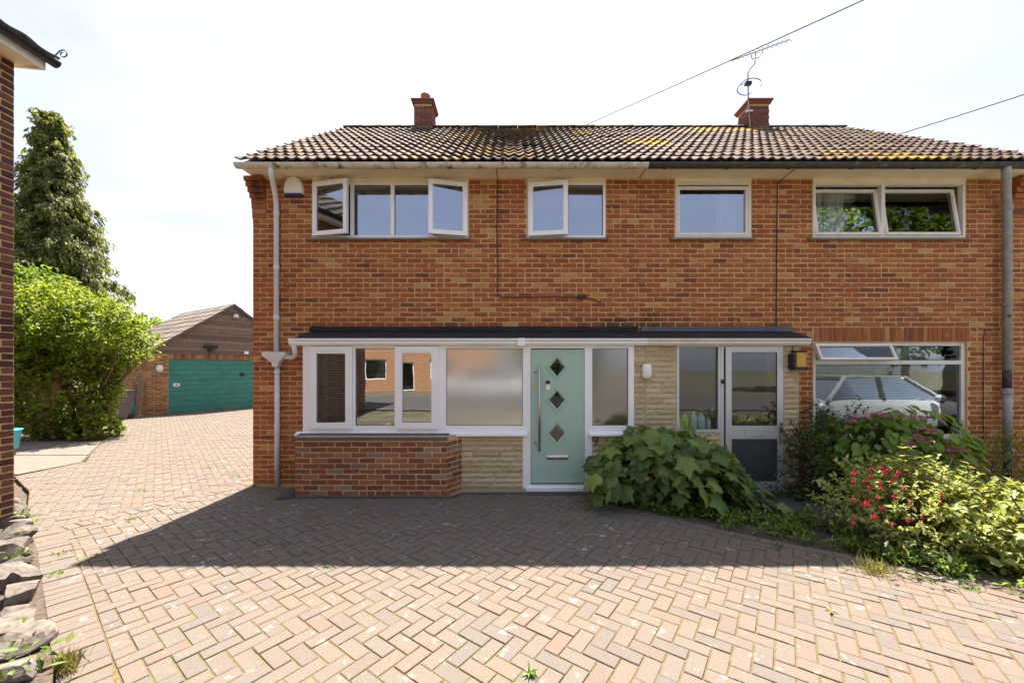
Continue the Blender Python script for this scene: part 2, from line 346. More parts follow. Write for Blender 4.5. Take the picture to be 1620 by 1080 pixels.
def pave(poly, ang, mod, org, parent, keep_named, border=()):
    ca, sa = math.cos(ang), math.sin(ang)
    A = (sa, ca); B = (ca, -sa)                     # unit along "a" (away) and "b" (right)
    xs = [p[0] for p in poly]; ys = [p[1] for p in poly]
    N = int((max(xs) - min(xs) + max(ys) - min(ys)) / mod) + 6
    edges = [(poly[i], poly[(i + 1) % len(poly)]) for i in range(len(poly))]
    out = []
    g = .0045
    def rect(a0, a1, b0, b1):
        return [(org[0] + (A[0] * a + B[0] * b) * mod, org[1] + (A[1] * a + B[1] * b) * mod) for a, b in ((a0, b0), (a0, b1), (a1, b1), (a1, b0))]
    gg = g / mod
    for m in range(-N, N):
        for k in range(-N, N):
            a, b = 4 * m + k, k
            for (a0, a1, b0, b1) in ((a - 2, a, b, b + 1), (a, a + 1, b - 1 + 0, b + 1)):
                cx = org[0] + (A[0] * (a0 + a1) / 2 + B[0] * (b0 + b1) / 2) * mod; cy = org[1] + (A[1] * (a0 + a1) / 2 + B[1] * (b0 + b1) / 2) * mod
                if not (min(xs) - .2 < cx < max(xs) + .2 and min(ys) - .2 < cy < max(ys) + .2): continue
                P = rect(a0 + gg, a1 - gg, b0 + gg, b1 - gg)
                near = False
                for p, q in edges:
                    dx, dy = q[0] - p[0], q[1] - p[1]; L = math.hypot(dx, dy); t = ((cx - p[0]) * dx + (cy - p[1]) * dy) / L
                    d = ((cx - p[0]) * -dy + (cy - p[1]) * dx) / L
                    if -.06 < t < L + .06 and abs(d) < .125: near = True; P = clip(P, (p[0] - dy / L * .004, p[1] + dx / L * .004), (-dy / L, dx / L))
                    if len(P) < 3: break
                if len(P) < 3: continue
                if not near and not inside(poly, cx, cy): continue
                if near and not inside(poly, sum(p[0] for p in P) / len(P), sum(p[1] for p in P) / len(P)): continue
                ar = abs(area(P))
                if ar < .0012: continue
                out.append((P, ar))
    return out
def lay(items, parent, named, mat='paver', name='paver', rest='paver_field', h=.0, zf=zg):
    sc = []
    for P, ar in items:
        cx = sum(p[0] for p in P) / len(P); cy = sum(p[1] for p in P) / len(P)
        if cy < .2: s = 0
        else:
            u, v = proj(cx, cy, zf(cy)); s = ar / cy ** 3 if (-20 < u < 1640 and 0 < v < 1090) else 0
        sc.append(s)
    order = sorted(range(len(items)), key=lambda i: -sc[i]); top = set([i for i in order[:named] if sc[i] > 0])
    mbr = MB()
    for i, (P, ar) in enumerate(items):
        if area(P) < 0: P = P[::-1]
        dz = random.uniform(-.003, .003) + h
        tx = random.uniform(-.014, .014); cy = sum(p[1] for p in P) / len(P)
        f = lambda y: zf(y) + (y - cy) * tx
        if i in top:
            m = MB(); m.prism(P, -.035 + dz, dz, random.random() * .001, .0032, f); m.build(name, mat, parent)
        else: mbr.prism(P, -.035 + dz, dz, random.random(), .0032, f)
    if mbr.v: mbr.build(rest, mat, parent, kind='stuff')
def course(pts, w, l, off=0, gap=.007):             # a border course: pavers of length l across the line, width w along it
    out = []
    carry = 0
    for (x0, y0), (x1, y1) in zip(pts[:-1], pts[1:]):
        L = math.hypot(x1 - x0, y1 - y0); dx, dy = (x1 - x0) / L, (y1 - y0) / L; nx, ny = -dy, dx
        n = max(1, round(L / w)); ww = L / n
        for k in range(n):
            a, b = k * ww + gap / 2, (k + 1) * ww - gap / 2
            q = [(x0 + dx * s + nx * t, y0 + dy * s + ny * t) for s, t in ((a, off), (b, off), (b, off + l), (a, off + l))]
            out.append((q, abs(area(q))))
    return out
def shrink(line, d):                                 # offset an open line to its left
    out = []
    for i, (x, y) in enumerate(line):
        a = line[max(i - 1, 0)]; b = line[min(i + 1, len(line) - 1)]; L = math.hypot(b[0] - a[0], b[1] - a[1])
        out.append((x - (b[1] - a[1]) / L * d, y + (b[0] - a[0]) / L * d))
    return out
stone_line = list(STONE[0:4]) + [B2]
inner_stone = shrink(stone_line, -.21)
edge_in = shrink(EDGE, -.11)
inner = [(-.85, .3)] + inner_stone[:-1] + [(B2[0] + .25, B2[1] + .02), (B1[0] + .2, B1[1] - .12), (-3.9, 5.72), (-3.2, 5.66), (-3.2, 5.12), (-.9, 5.12), (-.75, 5.2), (1.0, 5.2)] + edge_in
if area(inner) < 0: inner.reverse()
items = pave(inner, R(36), .1015, (GP(983.7, 1040.3)), paving, 300)
items += course(stone_line[::-1], .104, .205, 0) + course([B1, B2], .104, .205, 0) + course(EDGE[::-1], .205, .1, 0) + course([(1.2, 5.205), (-.75, 5.205)], .104, -.095, 0)
lay(items, paving, 300)
lay(pave(drive_poly, R(47), .1015, (-6, 8), driveway, 0), driveway, 0)
# concrete slabs at the side path
slabpath = structure(sheet('side_path', [(-8.25, 6.3), (-8.1, 7.15), (-10.25, 9.6), (-13.4, 11.0), (-13.4, 6.3)], 'soil', -.02))
for k, q in enumerate([[(-10.2, 6.35), (-8.27, 6.35), (-8.13, 7.14), (-8.62, 7.7), (-10.2, 7.7)], [(-12.2, 6.35), (-10.25, 6.35), (-10.25, 7.7), (-12.2, 7.7)],
                       [(-10.5, 7.75), (-8.67, 7.75), (-9.85, 9.1), (-10.5, 9.1)], [(-12.2, 7.75), (-10.55, 7.75), (-10.55, 9.1), (-12.2, 9.1)]]):
    MB().prism(q, -.06, .006 + .004 * (k % 2), 0, .004).build('slab', 'concrete', slabpath)
# planting bed and tarmac path on the right
bed_poly = EDGE + [(6, .3), (6, 3.8), (9, 3.8), (9, 5.78), (1.2, 5.78), (1.2, 5.1)]
if area(bed_poly) < 0: bed_poly.reverse()
structure(sheet('planting_bed', bed_poly, 'soil', -.004))
structure(sheet('tarmac_path', [(2.7, 4.2), (3.3, 3.75), (4.4, 4.3), (4.4, 5.45), (2.9, 5.45)], 'tarmac', .006))
structure(sheet('neighbour_drive', [(6, .3), (15, .3), (15, 3.79), (6, 3.79)], 'tarmac', -.002))
structure(sheet('road', [(-40, -2.5), (40, -2.5), (40, -9), (-40, -9)], 'tarmac', -.02))

# ------------------------------------------------------------------ brickwork
def segs(x0, x1, holes):                            # what is left of [x0,x1] outside the holes
    r = [(x0, x1)]
    for h0, h1 in holes:
        n = []
        for a, b in r:
            if h1 <= a or h0 >= b: n.append((a, b)); continue
            if h0 > a: n.append((a, h0))
            if h1 < b: n.append((h1, b))
        r = n
    return r
def slab_with_holes(mb, x0, x1, z0, z1, holes, y0, y1, M=None):
    zs = sorted(set([z0, z1] + [z for h in holes for z in (h[2], h[3]) if z0 < z < z1]))
    for a, b in zip(zs[:-1], zs[1:]):
        zm = (a + b) / 2
        for p, q in segs(x0, x1, [(h[0], h[1]) for h in holes if h[2] < zm < h[3]]): mb.box(p, q, y0, y1, a, b, 0, M)
def brick_list(x0, x1, z0, z1, holes, L=.211, H=.061, j=.014, headers=.06, phase=0):
    out = []; k = 0; z = z0
    while z + H <= z1 + .004:
        x = x0 - ((L + j) / 2 if (k + phase) % 2 else 0)
        row = [(h[0] - j, h[1] + j) for h in holes if h[2] - .004 < z + H and h[3] + .004 > z]
        while x < x1:
            parts = [(x, x + L)] if random.random() > headers else [(x, x + L / 2 - j / 2), (x + L / 2 + j / 2, x + L)]
            for a, b in parts:
                for p, q in segs(max(a, x0), min(b, x1), row):
                    if q - p > .03: out.append((p, q, z, z + H))
            x += L + j
        z += H + j; k += 1
    return out
def brick_mesh(L, H, D, seed, mat):
    r = random.Random(seed); c = .004
    # front ring slightly out of true, small chamfer; y = 0 is the mortar face, front at -D
    jit = lambda: r.uniform(-.0055, .0055)
    o = [(-L / 2, -H / 2), (L / 2, -H / 2), (L / 2, H / 2), (-L / 2, H / 2)]
    back = [(x, .004, z) for x, z in o]; mid = [(x + jit(), -D + .003, z + jit()) for x, z in o]
    fr = [(m[0] * (1 - 2 * c / L), -D + r.uniform(-.001, .001), m[2] * (1 - 2 * c / H)) for m in mid]
    v = back + mid + fr; f = []
    for b in (0, 4): f += [(b + i, b + (i + 1) % 4, b + 4 + (i + 1) % 4, b + 4 + i) for i in range(4)]
    f.append((8, 9, 10, 11))
    return MB().add(v, f).mesh('brick', mat)
def lay_bricks(bl, y, parent, named, mat, D=.005, M=None, name='brick', rest='brickwork', pick=None):
    """M maps (x, y, z) of a wall facing -Y into place. 'named' full bricks become objects, the rest one mesh."""
    proto = [brick_mesh(.211, .061, D, s, mat) for s in range(24)] if named else []
    sel = set()
    if named:
        full = [i for i, b in enumerate(bl) if abs(b[1] - b[0] - .211) < .002]
        if pick: full.sort(key=lambda i: pick(bl[i]))
        sel = set(full[:named])
    mbr = MB()
    for i, (a, b, c, d) in enumerate(bl):
        if i in sel:
            p = Vector(((a + b) / 2, y, (c + d) / 2)); rot = (0, random.uniform(-.008, .008), 0)
            if M is not None: p = M @ p; rot = (M.to_3x3() @ Matrix.Rotation(rot[1], 3, 'Y')).to_euler()
            link(name, random.choice(proto), parent, p, rot)
        else:
            jt = lambda s=.0048: random.uniform(-s, s); pr = D + jt(.0015); e = .003
            q = [(a + jt(), c + jt()), (b + jt(), c + jt()), (b + jt(), d + jt()), (a + jt(), d + jt())]
            v = [(x, y + .004, z) for x, z in q] + [(x, y - pr + .003, z) for x, z in q]
            mx_, mz_ = (a + b) / 2, (c + d) / 2
            v += [(x + (e if x < mx_ else -e), y - pr + jt(.001), z + (e if z < mz_ else -e)) for x, z in q]
            if M is not None: v = [tuple(M @ Vector(p)) for p in v]
            f = [(s + k, s + (k + 1) % 4, s + 4 + (k + 1) % 4, s + 4 + k) for s in (0, 4) for k in range(4)] + [(8, 9, 10, 11)]
            mbr.add(v, f, random.random())
    if mbr.v: mbr.build(rest, mat, parent, kind='stuff')

# ------------------------------------------------------------------ joinery
def frame(mb, x0, x1, z0, z1, y0, y1, w, wb=None, M=None):   # rectangular ring, stiles full height
    wb = wb or w
    mb.box(x0, x0 + w, y0, y1, z0, z1, 0, M); mb.box(x1 - w, x1, y0, y1, z0, z1, 0, M)
    mb.box(x0 + w, x1 - w, y0, y1, z1 - w, z1, 0, M); mb.box(x0 + w, x1 - w, y0, y1, z0, z0 + wb, 0, M)
    return mb
def hinge(axis, p, ang): return Matrix.Translation(p) @ Matrix.Rotation(ang, 4, axis) @ Matrix.Translation(-Vector(p))
def pane(win, x0, x1, z0, z1, y, mat, M=None, seal=True):
    b = MB().box(x0, x1, y, y + .006, z0, z1, 0, M).build('pane', mat, win)
    if seal:
        g = .006; s = MB(); frame(s, x0, x1, z0, z1, y - .004, y - .001, g, None, M); s.build('seal', 'black_plastic', win)
    return b
def sash(win, x0, x1, z0, z1, y, w, glass, M=None, mat='upvc', vent=False, wb=None):
    m = MB(); frame(m, x0, x1, z0, z1, y - .02, y + .03, w, wb, M)
    frame(m, x0 + w, x1 - w, z0 + (wb or w), z1 - w, y - .008, y + .02, .009, None, M)
    m.build('sash', mat, win)
    pane(win, x0 + w + .004, x1 - w - .004, z0 + (wb or w) + .004, z1 - w - .004, y + .005, glass, M)
    if vent:
        xm = (x0 + x1) / 2; MB().box(xm - .16, xm + .16, y - .030, y - .0205, z1 - w * .62, z1 - w * .3, 0, M).build('trickle_vent', mat, win)

# ------------------------------------------------------------------ the pair of houses
XL, XP, XR = -3.96, 1.94, 7.84                        # left gable, party wall, right gable
YE, ZE, YR = 5.45, 4.745, 8.95; ZR = ZE + (YR - YE) * .757; PITCH = math.atan(.757)
YBACK = 2 * YR - YW
SOF = 4.68
sW = lambda px: PX(px, YW)
zW = lambda py: PZ(py, YW)
sD = lambda px: PX(px, YD)
zD = lambda py: PZ(py, YD)
houseL = thing('semi_detached_house', 'left brick semi-detached house with sage green front door and white bay window', 'house', (XL, YW, 0))
houseR = thing('semi_detached_house', 'right brick semi-detached house with aluminium glazed door behind the flowering shrubs', 'house', (XP, YW, 0))
TOPW = SOF - .002
W1 = (sW(495), sW(741), zW(376), SOF); W2 = (sW(834), sW(958), zW(376), SOF); W3 = (sW(1068), sW(1188), zW(376), SOF); W4 = (sW(1286), sW(1527), zW(376), SOF)
W5 = (sW(1287), sW(1530), zW(693), zW(541))
PL = (sD(490), XP - .1, .02, 2.08); PR = (XP + .1, sD(1250), .02, 2.08)
def shell(house, x0, x1, holes, mat):
    m = MB(); slab_with_holes(m, x0, x1, -.15, SOF, holes, YW, YW + .24)
    return m.build('wall', 'mortar', house)
wallL = shell(houseL, XL, XP, [W1, W2, PL], 'mortar'); wallR = shell(houseR, XP + .0005, XR, [W3, W4, W5, PR], 'mortar')
LINT = (W5[0] - .0, W5[1] + .04, W5[3], W5[3] + .226)
eye = lambda b: abs((b[0] + b[1]) / 2 - 1.5) * .5 + abs(b[2] - 2.9)
porchL = (sD(478), XP, -.2, 2.335); porchR = (XP, sD(1268), -.2, 2.335)
lay_bricks(brick_list(XL + .003, XP - .003, .015, SOF, [W1, W2, porchL]), YW, wallL, 215, 'brick', pick=eye)
lay_bricks(brick_list(XP + .003, XR - .003, .015, SOF, [W3, W4, W5, porchR, LINT], phase=1), YW, wallR, 240, 'brick', pick=eye)
# soldier course over the lower right window
n = 33; wv = (LINT[1] - LINT[0]) / n
for k in range(n):
    MB().box(LINT[0] + k * wv + .007, LINT[0] + (k + 1) * wv - .007, YW - .009 + random.uniform(-.002, .002), YW - .0005, LINT[2] + .012, LINT[3] - .004).build('soldier_brick', 'brick', wallR)
# gable, back and interior of each house
def inner(house, x0, x1, gx, gmat='brick'):
    for (a, b) in ((x0, x1),):
        m = MB(); m.box(a + .001, b - .001, YBACK - .24, YBACK, -.15, SOF); m.build('rear_wall', 'far_brick', house)
    s = -1 if gx == x0 else 1; g0, g1 = (gx, gx + .24) if s < 0 else (gx - .24, gx)
    m = MB(); e = .001
    for xx in (0,):
        prof = [(YW + .2405, -.15), (YBACK - .2405, -.15), (YBACK - .2405, SOF), (YBACK - .1, SOF), (YR, ZR - .16), (YW + .1, SOF), (YW + .2405, SOF)]
        v = [(g0 + e, y, z) for y, z in prof] + [(g1 - e, y, z) for y, z in prof]; N = len(prof)
        f = [tuple(range(N)), tuple(range(N, 2 * N))[::-1]] + [(i, N + i, N + (i + 1) % N, (i + 1) % N) for i in range(N)]
        m.add(v, f)
    m.build('gable_wall', 'far_brick', house)
    a, b = (x0 + .25, x1 - .01) if s < 0 else (x0 + .01, x1 - .25)
    m = MB(); m.box(a, b, YW + .25, YBACK - .25, -.1, .015); m.box(a, b, YW + .25, YBACK - .25, 2.2, 2.42); m.box(a, b, YW + .25, YBACK - .25, 4.66, 4.675); m.box(a, b, 9.0, 9.1, .016, 4.65)
    p = x1 if s < 0 else x0; m.box(p - .009, p + .009, YW + .25, 8.99, .016, 4.65)
    m.box((a + b) / 2 + .2, (a + b) / 2 + .28, YW + .25, 8.99, 2.43, 4.65)
    m.build('interior_partition', 'interior', house)
inner(houseL, XL, XP, XL); inner(houseR, XP, XR, XR)
# stepped brick corbel under the left and right eaves corner
for house, gx, s in ((houseL, XL, -1), (houseR, XR, 1)):
    cb = MB().box(min(gx, gx + s * .005), max(gx, gx + s * .005), YW - .0, YW + .2, 4.0, 4.67).build('corbel', 'mortar', house)
    for k in range(8):
        o = .006 + .05 * (k / 7) ** 1.2; z = 4.065 + k * .075
        yy = YW - .012 - .12 * max(0, (k - 3) / 4)
        MB().box(min(gx - s * .2, gx + s * o), max(gx - s * .2, gx + s * o), yy, YW + .1, z, z + .066, random.random()).build('brick', 'brick', cb)
# soffit, fascia
for house, x0, x1 in ((houseL, XL + .0, XP), (houseR, XP + .001, XR - .02)):
    MB().box(x0 + .02, x1, YE + .055, YW + .3, SOF + .0, SOF + .018).build('soffit', 'cream_paint', house)
    MB().box(x0 + .02, x1, YE + .03, YE + .054, SOF - .018, ZE - .02).build('fascia', 'cream_paint', house)
# gutters: half-round troughs
def gutter(mb, x0, x1, y, z, r, seg=10):
    v = []; f = []
    for rr in (r, r - .006):
        for x in (x0, x1):
            for k in range(seg + 1):
                t = math.pi * k / seg; v.append((x, y - rr * math.cos(t), z - rr * math.sin(t)))
    n = seg + 1
    for k in range(seg):
        f.append((k, n + k, n + k + 1, k + 1)); f.append((2 * n + k, 2 * n + k + 1, 3 * n + k + 1, 3 * n + k))
        f.append((k, k + 1, 2 * n + k + 1, 2 * n + k)); f.append((n + k, 3 * n + k, 3 * n + k + 1, n + k + 1))
    for k in (0, seg): f.append((k, 2 * n + k, 3 * n + k, n + k))
    mb.add(v, f)
    mb.add([(x0 + .001, y - r * math.cos(math.pi * k / seg), z - r * math.sin(math.pi * k / seg)) for k in range(n)], [tuple(range(n))])
    mb.add([(x1 - .001, y - r * math.cos(math.pi * k / seg), z - r * math.sin(math.pi * k / seg)) for k in range(n)], [tuple(range(n))[::-1]])
    return mb
YG = YE - .035; ZG = 4.69
gl = gutter(MB(), XL + .02, XP - .002, YG, ZG, .062).build('gutter', 'dirty_gutter', houseL)
gr = gutter(MB(), XP + .002, XR - .02, YG, ZG + .004, .066).build('gutter', 'black_gutter', houseR)
for g, a, b, r in ((gl, XL, XP, .066), (gr, XP, XR, .070)):
    for k in range(7):
        x = a + .25 + k * (b - a - .3) / 6.3
        gutter(MB(), x - .014, x + .014, YG, ZG + .001, r).build('bracket', 'dirty_gutter' if g is gl else 'black_gutter', g)
# roof: deck + one object for every tile of the front slope
def tile_mesh(w, L, mat, waves=2, amp=.034, n=10, th=.026):
    v = []; f = []; N = n * waves
    for yy, dz in ((0, .046), (L, .006)):
        for i in range(N + 1):
            x = -w / 2 + w * i / N * 1.0; t = i / n
            h = amp * (.5 + .5 * math.cos(2 * math.pi * t)) ** 1.3
            v.append((x * .995, yy, dz + h))
    for i in range(N + 1): v.append((v[i][0], .002, v[i][2] - th - .004))
    for i in range(N + 1): v.append((v[i][0], .14, v[i][2] - th - .012))
    M1 = N + 1
    for i in range(N):
        f += [(i, i + 1, M1 + i + 1, M1 + i), (2 * M1 + i, 2 * M1 + i + 1, i + 1, i), (3 * M1 + i, 3 * M1 + i + 1, 2 * M1 + i + 1, 2 * M1 + i)]
    for e in (0, N): f.append((e, M1 + e, 3 * M1 + e, 2 * M1 + e))
    me = MB().add(v, f).mesh('roof_tile', mat); 
    me.shade_smooth()
    bpy_edges = None
    try: me.set_sharp_from_angle(angle=R(35))
    except Exception: pass
    return me
NC = 15; SL = (YR - YE) / math.cos(PITCH); GA = SL / NC
tmesh = tile_mesh(5.94 / 20, GA * 1.18, 'roof_tile', 2, .027, 8, .02)
def roof(house, x0, x1):
    m = MB(); n = (0, -math.sin(PITCH), math.cos(PITCH))
    y0, z0 = YE + .02, ZE - .012; t = .03
    for sgn in (1, -1):
        f_ = lambda y: YR + (y - YR) * sgn
        v = [(x, f_(y), z) for x in (x0, x1) for y, z in ((y0, z0), (YR, ZR - .012), (YR, ZR - .05), (y0, z0 - .04))]
        m.add(v, [(0, 1, 5, 4), (3, 7, 6, 2), (0, 4, 7, 3), (0, 3, 2, 1), (4, 5, 6, 7)])
    rf = m.build('roof', 'roof_tile', house)
    w = (x1 - x0) / 20
    for c in range(NC):
        s = c * GA - .035; y = YE + s * math.cos(PITCH); z = ZE + s * math.sin(PITCH)
        off = 0
        for k in range(20):
            link('roof_tile', tmesh, rf, (x0 + (k + .5) * w + random.uniform(-.004, .004), y + random.uniform(-.006, .006), z + random.uniform(-.004, .006)), (PITCH + random.uniform(-.012, .012), random.uniform(-.008, .008), random.uniform(-.006, .006)))
    nr = 13; wr = (x1 - x0) / nr
    for k in range(nr):
        a = x0 + k * wr; v = []; sg = 8
        for x, r in ((a, .115), (a + wr - .008, .125)):
            for i in range(sg + 1):
                t = math.pi * i / sg; v.append((x, YR - r * math.cos(t) * 1.05, ZR + .0 + r * math.sin(t) * .62 + random.uniform(-.004, .004)))
        f = [(i, sg + 1 + i, sg + 2 + i, i + 1) for i in range(sg)]
        f += [tuple(range(sg + 1)), tuple(range(sg + 1, 2 * sg + 2))[::-1]]
        MB().add(v, f).build('ridge_tile', 'roof_tile', rf, True)
    return rf
roofL = roof(houseL, XL + .02, XP); roofR = roof(houseR, XP, XR - .02)
# chimneys
def chimney(rf, pxl, pxr, side):
    Yc = 8.72; x0, x1 = PX(pxl, Yc), PX(pxr, Yc); y0, y1 = Yc, Yc + .46; zt = PZ(164, Yc)
    core = MB().box(x0 + .008, x1 - .008, y0 + .008, y1 - .008, ZR - .6, zt).build('chimney', 'mortar', rf)
    mbx = MB()
    z = ZR - .42; k = 0
    while z < zt - .05:
        for fy, a, b, horiz in ((0, x0, x1, 1), (1, y0, y1, 0)):
            o = .11 if k % 2 else 0; x = a - o
            while x < b - .02:
                p, q = max(a, x), min(b, x + .215)
                if q - p > .03:
                    if horiz: mbx.box(p, q, y0 - .002, y0 + .06, z, z + .065, random.random())
                    else:
                        xx = (x0 - .002, x0 + .04) if side < 0 else (x1 - .04, x1 + .002)
                        mbx.box(xx[0], xx[1], max(p, y0 + .062), max(q, y0 + .07), z, z + .065, random.random())
                x += .225
        z += .075; k += 1
    o = mbx.build('chimney_brickwork', 'chimney_brick', rf); o['kind'] = 'stuff'
    m = MB(); m.box(x0 - .035, x1 + .035, y0 - .035, y1 + .035, zt, zt + .05); m.box(x0 - .06, x1 + .06, y0 - .06, y1 + .06, zt + .0502, zt + .09)
    m.build('chimney_cap', 'chimney_brick', rf)
    MB().box(x0 - .02, x1 + .02, y0 - .03, y0 - .003, ZR - .4, ZR - .10).build('flashing', 'lead', rf)
    return (x0 + x1) / 2, (y0 + y1) / 2, zt + .09
cl = chimney(roofL, 655, 683, 1); cr = chimney(roofR, 1186, 1217, -1)
MB().lathe([(.10, 0), (.105, .03), (.095, .04), (.09, .17), (.115, .18), (.115, .22), (.08, .225)], (cl[0] + .02, cl[1] - .05, cl[2]), 14).build('chimney_pot', 'terracotta', roofL, True)
MB().lathe([(.13, 0), (.12, .05), (.06, .07)], (cr[0] - .05, cr[1], cr[2]), 14).build('chimney_pot', 'terracotta', roofR, True)

# upper windows
def opened(p, ang): return hinge('Z', p, ang)
def top_board(house, w, zt):
    MB().box(w[0], w[1], YW - .012, YW + .05, zt, SOF - .003).build('head_board', 'cream_paint', house)
def sill(win, x0, x1, z, y=YW, mat='sill_stone', d=.06):
    v = [(x, yy, zz) for x in (x0, x1) for yy, zz in ((y - d, z - .045), (y + .05, z - .045), (y + .05, z), (y - d, z - .018))]
    MB().add(v, [(0, 3, 2, 1), (4, 5, 6, 7), (0, 4, 7, 3), (3, 7, 6, 2), (0, 1, 5, 4)]).build('sill', mat, win)
zt1 = zW(289)
YF = YW - .004
def upper(house, w, splits, label):
    m = MB(); frame(m, w[0] + .004, w[1] - .004, w[2], zt1, YF, YF + .07, .035)
    for s in splits: m.box(s - .028, s + .028, YF, YF + .07, w[2] + .035, zt1 - .035)
    o = m.build('window', 'upvc' if house is houseL else 'old_white', house)
    o['label'] = label; top_board(house, w, zt1 + .001); sill(o, w[0] - .09, w[1] + .03, w[2] - .001); return o
z0, z1 = W1[2] + .035, zt1 - .035
wn1 = upper(houseL, W1, [sW(557), sW(621), sW(682)], 'four-light white window with both end casements open')
xs_ = [W1[0] + .039, sW(557) - .0, sW(621), sW(682), W1[1] - .039]
pane(wn1, xs_[1] + .032, xs_[2] - .03, z0, z1, YF + .03, 'glass_upper'); pane(wn1, xs_[2] + .03, xs_[3] - .032, z0, z1, YF + .03, 'glass_upper')
sash(wn1, xs_[0] - .02, xs_[1] + .01, z0 - .02, z1 + .02, YF - .025, .058, 'glass_upper', opened((xs_[0] - .02, YF - .03, 0), R(-13)), vent=True)
sash(wn1, xs_[3] - .02, xs_[4] + .02, z0 - .02, z1 + .02, YF - .025, .058, 'glass_upper', opened((xs_[4] + .02, YF - .03, 0), R(12)), vent=True)
wn2 = upper(houseL, W2, [sW(896)], 'two-light white window with the left casement ajar')
sash(wn2, W2[0] + .02, sW(896) + .01, z0 - .02, z1 + .02, YF - .025, .06, 'glass_upper', opened((W2[0] + .02, YF - .03, 0), R(-8)), vent=True)
pane(wn2, sW(896) + .03, W2[1] - .041, z0, z1, YF + .03, 'glass_upper')
wn3 = upper(houseR, W3, [], 'single-pane white window above the porch')
sash(wn3, W3[0] + .03, W3[1] - .05, z0, z1 - .03, YF + .012, .035, 'glass_upper', None, 'old_white')
wn4 = upper(houseR, W4, [sW(1397)], 'two-light window with both top-hung lights tilted open')
for a, b in ((W4[0] + .035, sW(1397) - .03), (sW(1397) + .03, W4[1] - .09)):
    sash(wn4, a, b, z0 + .004, z1 - .03, YF + .0, .038, 'glass', hinge('X', ((a + b) / 2, YF - .01, z0), R(-7.5)), 'old_white')
# handles of the open casements
for wnd, x in ((wn1, sW(690)), (wn2, sW(884))):
    MB().box(x, x + .09, YF + .0, YF + .012, 4.08, 4.095).build('handle', 'upvc', wnd)
# lower right window
m = MB(); frame(m, W5[0], W5[1], W5[2], W5[3], YW + .03, YW + .10, .055)
zb = zW(573); m.box(W5[0] + .055, W5[1] - .055, YW + .03, YW + .10, zb - .03, zb + .03)
xv = sW(1408); m.box(xv - .025, xv + .025, YW + .03, YW + .10, zb + .03, W5[3] - .055)
wn5 = m.build('window', 'old_white', houseR); wn5['label'] = 'wide lower window with a venetian blind and one vent light open'
pane(wn5, W5[0] + .06, W5[1] - .06, W5[2] + .06, zb - .032, YW + .06, 'glass_low')
pane(wn5, xv + .028, W5[1] - .06, zb + .033, W5[3] - .058, YW + .06, 'glass_low')
sash(wn5, W5[0] + .02, xv + .01, zb + .01, W5[3] - .03, YW + .005, .035, 'glass', hinge('X', (0, YW + .005, W5[3] - .03), R(-24)), 'old_white')
sill(wn5, W5[0] - .05, W5[1] + .2, W5[2] - .002, YW, 'sill_stone', .08)

# ------------------------------------------------------------------ porch
ZH = zD(545)                                            # underside of the porch gutter line
# bay base wall
xb0, xb1 = PX(466, YB), PX(706, YB); xb2 = PX(720, YB) + .06
zcap = .80
MBw = MB(); prof = [(xb0 + .006, YB + .006), (xb1, YB + .006), (xb2 - .006, YD - .004), (xb2 - .006, YD + .1), (xb0 + .006, YW - .001)]
MBw.prism(prof, -.1, zcap); bay = MBw.build('bay_wall', 'mortar', houseL); bay['label'] = 'low red brick wall under the bay window'
lay_bricks(brick_list(xb0, xb1, .02, zcap - .03, [], headers=.03), YB + .006, bay, 90, 'bay_brick')
Lc = math.hypot(xb2 - xb1, YD - YB); angc = math.atan2(YD - YB, xb2 - xb1)
Mc = Matrix.Translation((xb1, YB + .006, 0)) @ Matrix.Rotation(angc, 4, 'Z')
lay_bricks(brick_list(0, Lc - .01, .02, zcap - .03, [], headers=.2), 0, bay, 0, 'bay_brick', M=Mc)
Ms = Matrix.Translation((xb0 + .006, YW, 0)) @ Matrix.Rotation(R(-90), 4, 'Z')
lay_bricks(brick_list(0, YW - YB - .01, .02, zcap - .03, []), 0, bay, 0, 'bay_brick', M=Ms)
cap = MB(); pc = [(xb0 - .03, YB - .03), (xb1 + .02, YB - .03), (xb2 + .015, YD - .02), (xb2 + .015, YD + .02), (xb0 - .03, YD + .3)]
nseg = 12
capo = MB().prism([(xb0 - .0, YB + .03), (xb1, YB + .03), (xb2 - .02, YD), (xb0, YD)], zcap, zcap + .03).build('bay_capping', 'pale_mortar', houseL)
for k in range(nseg):
    a = xb0 - .03 + k * (xb1 - xb0 + .05) / nseg; b = a + (xb1 - xb0 + .05) / nseg - .006
    v = [(x, y, z) for x in (a, b) for y, z in ((YB - .03, zcap - .012), (YB - .03, zcap + .012), (YD - .006, zcap + .052), (YD - .006, zcap - .012))]
    MB().add(v, [(0, 1, 2, 3), (4, 7, 6, 5), (0, 4, 5, 1), (1, 5, 6, 2), (0, 3, 7, 4)], 0).build('capping_tile', 'cap_tile', capo)
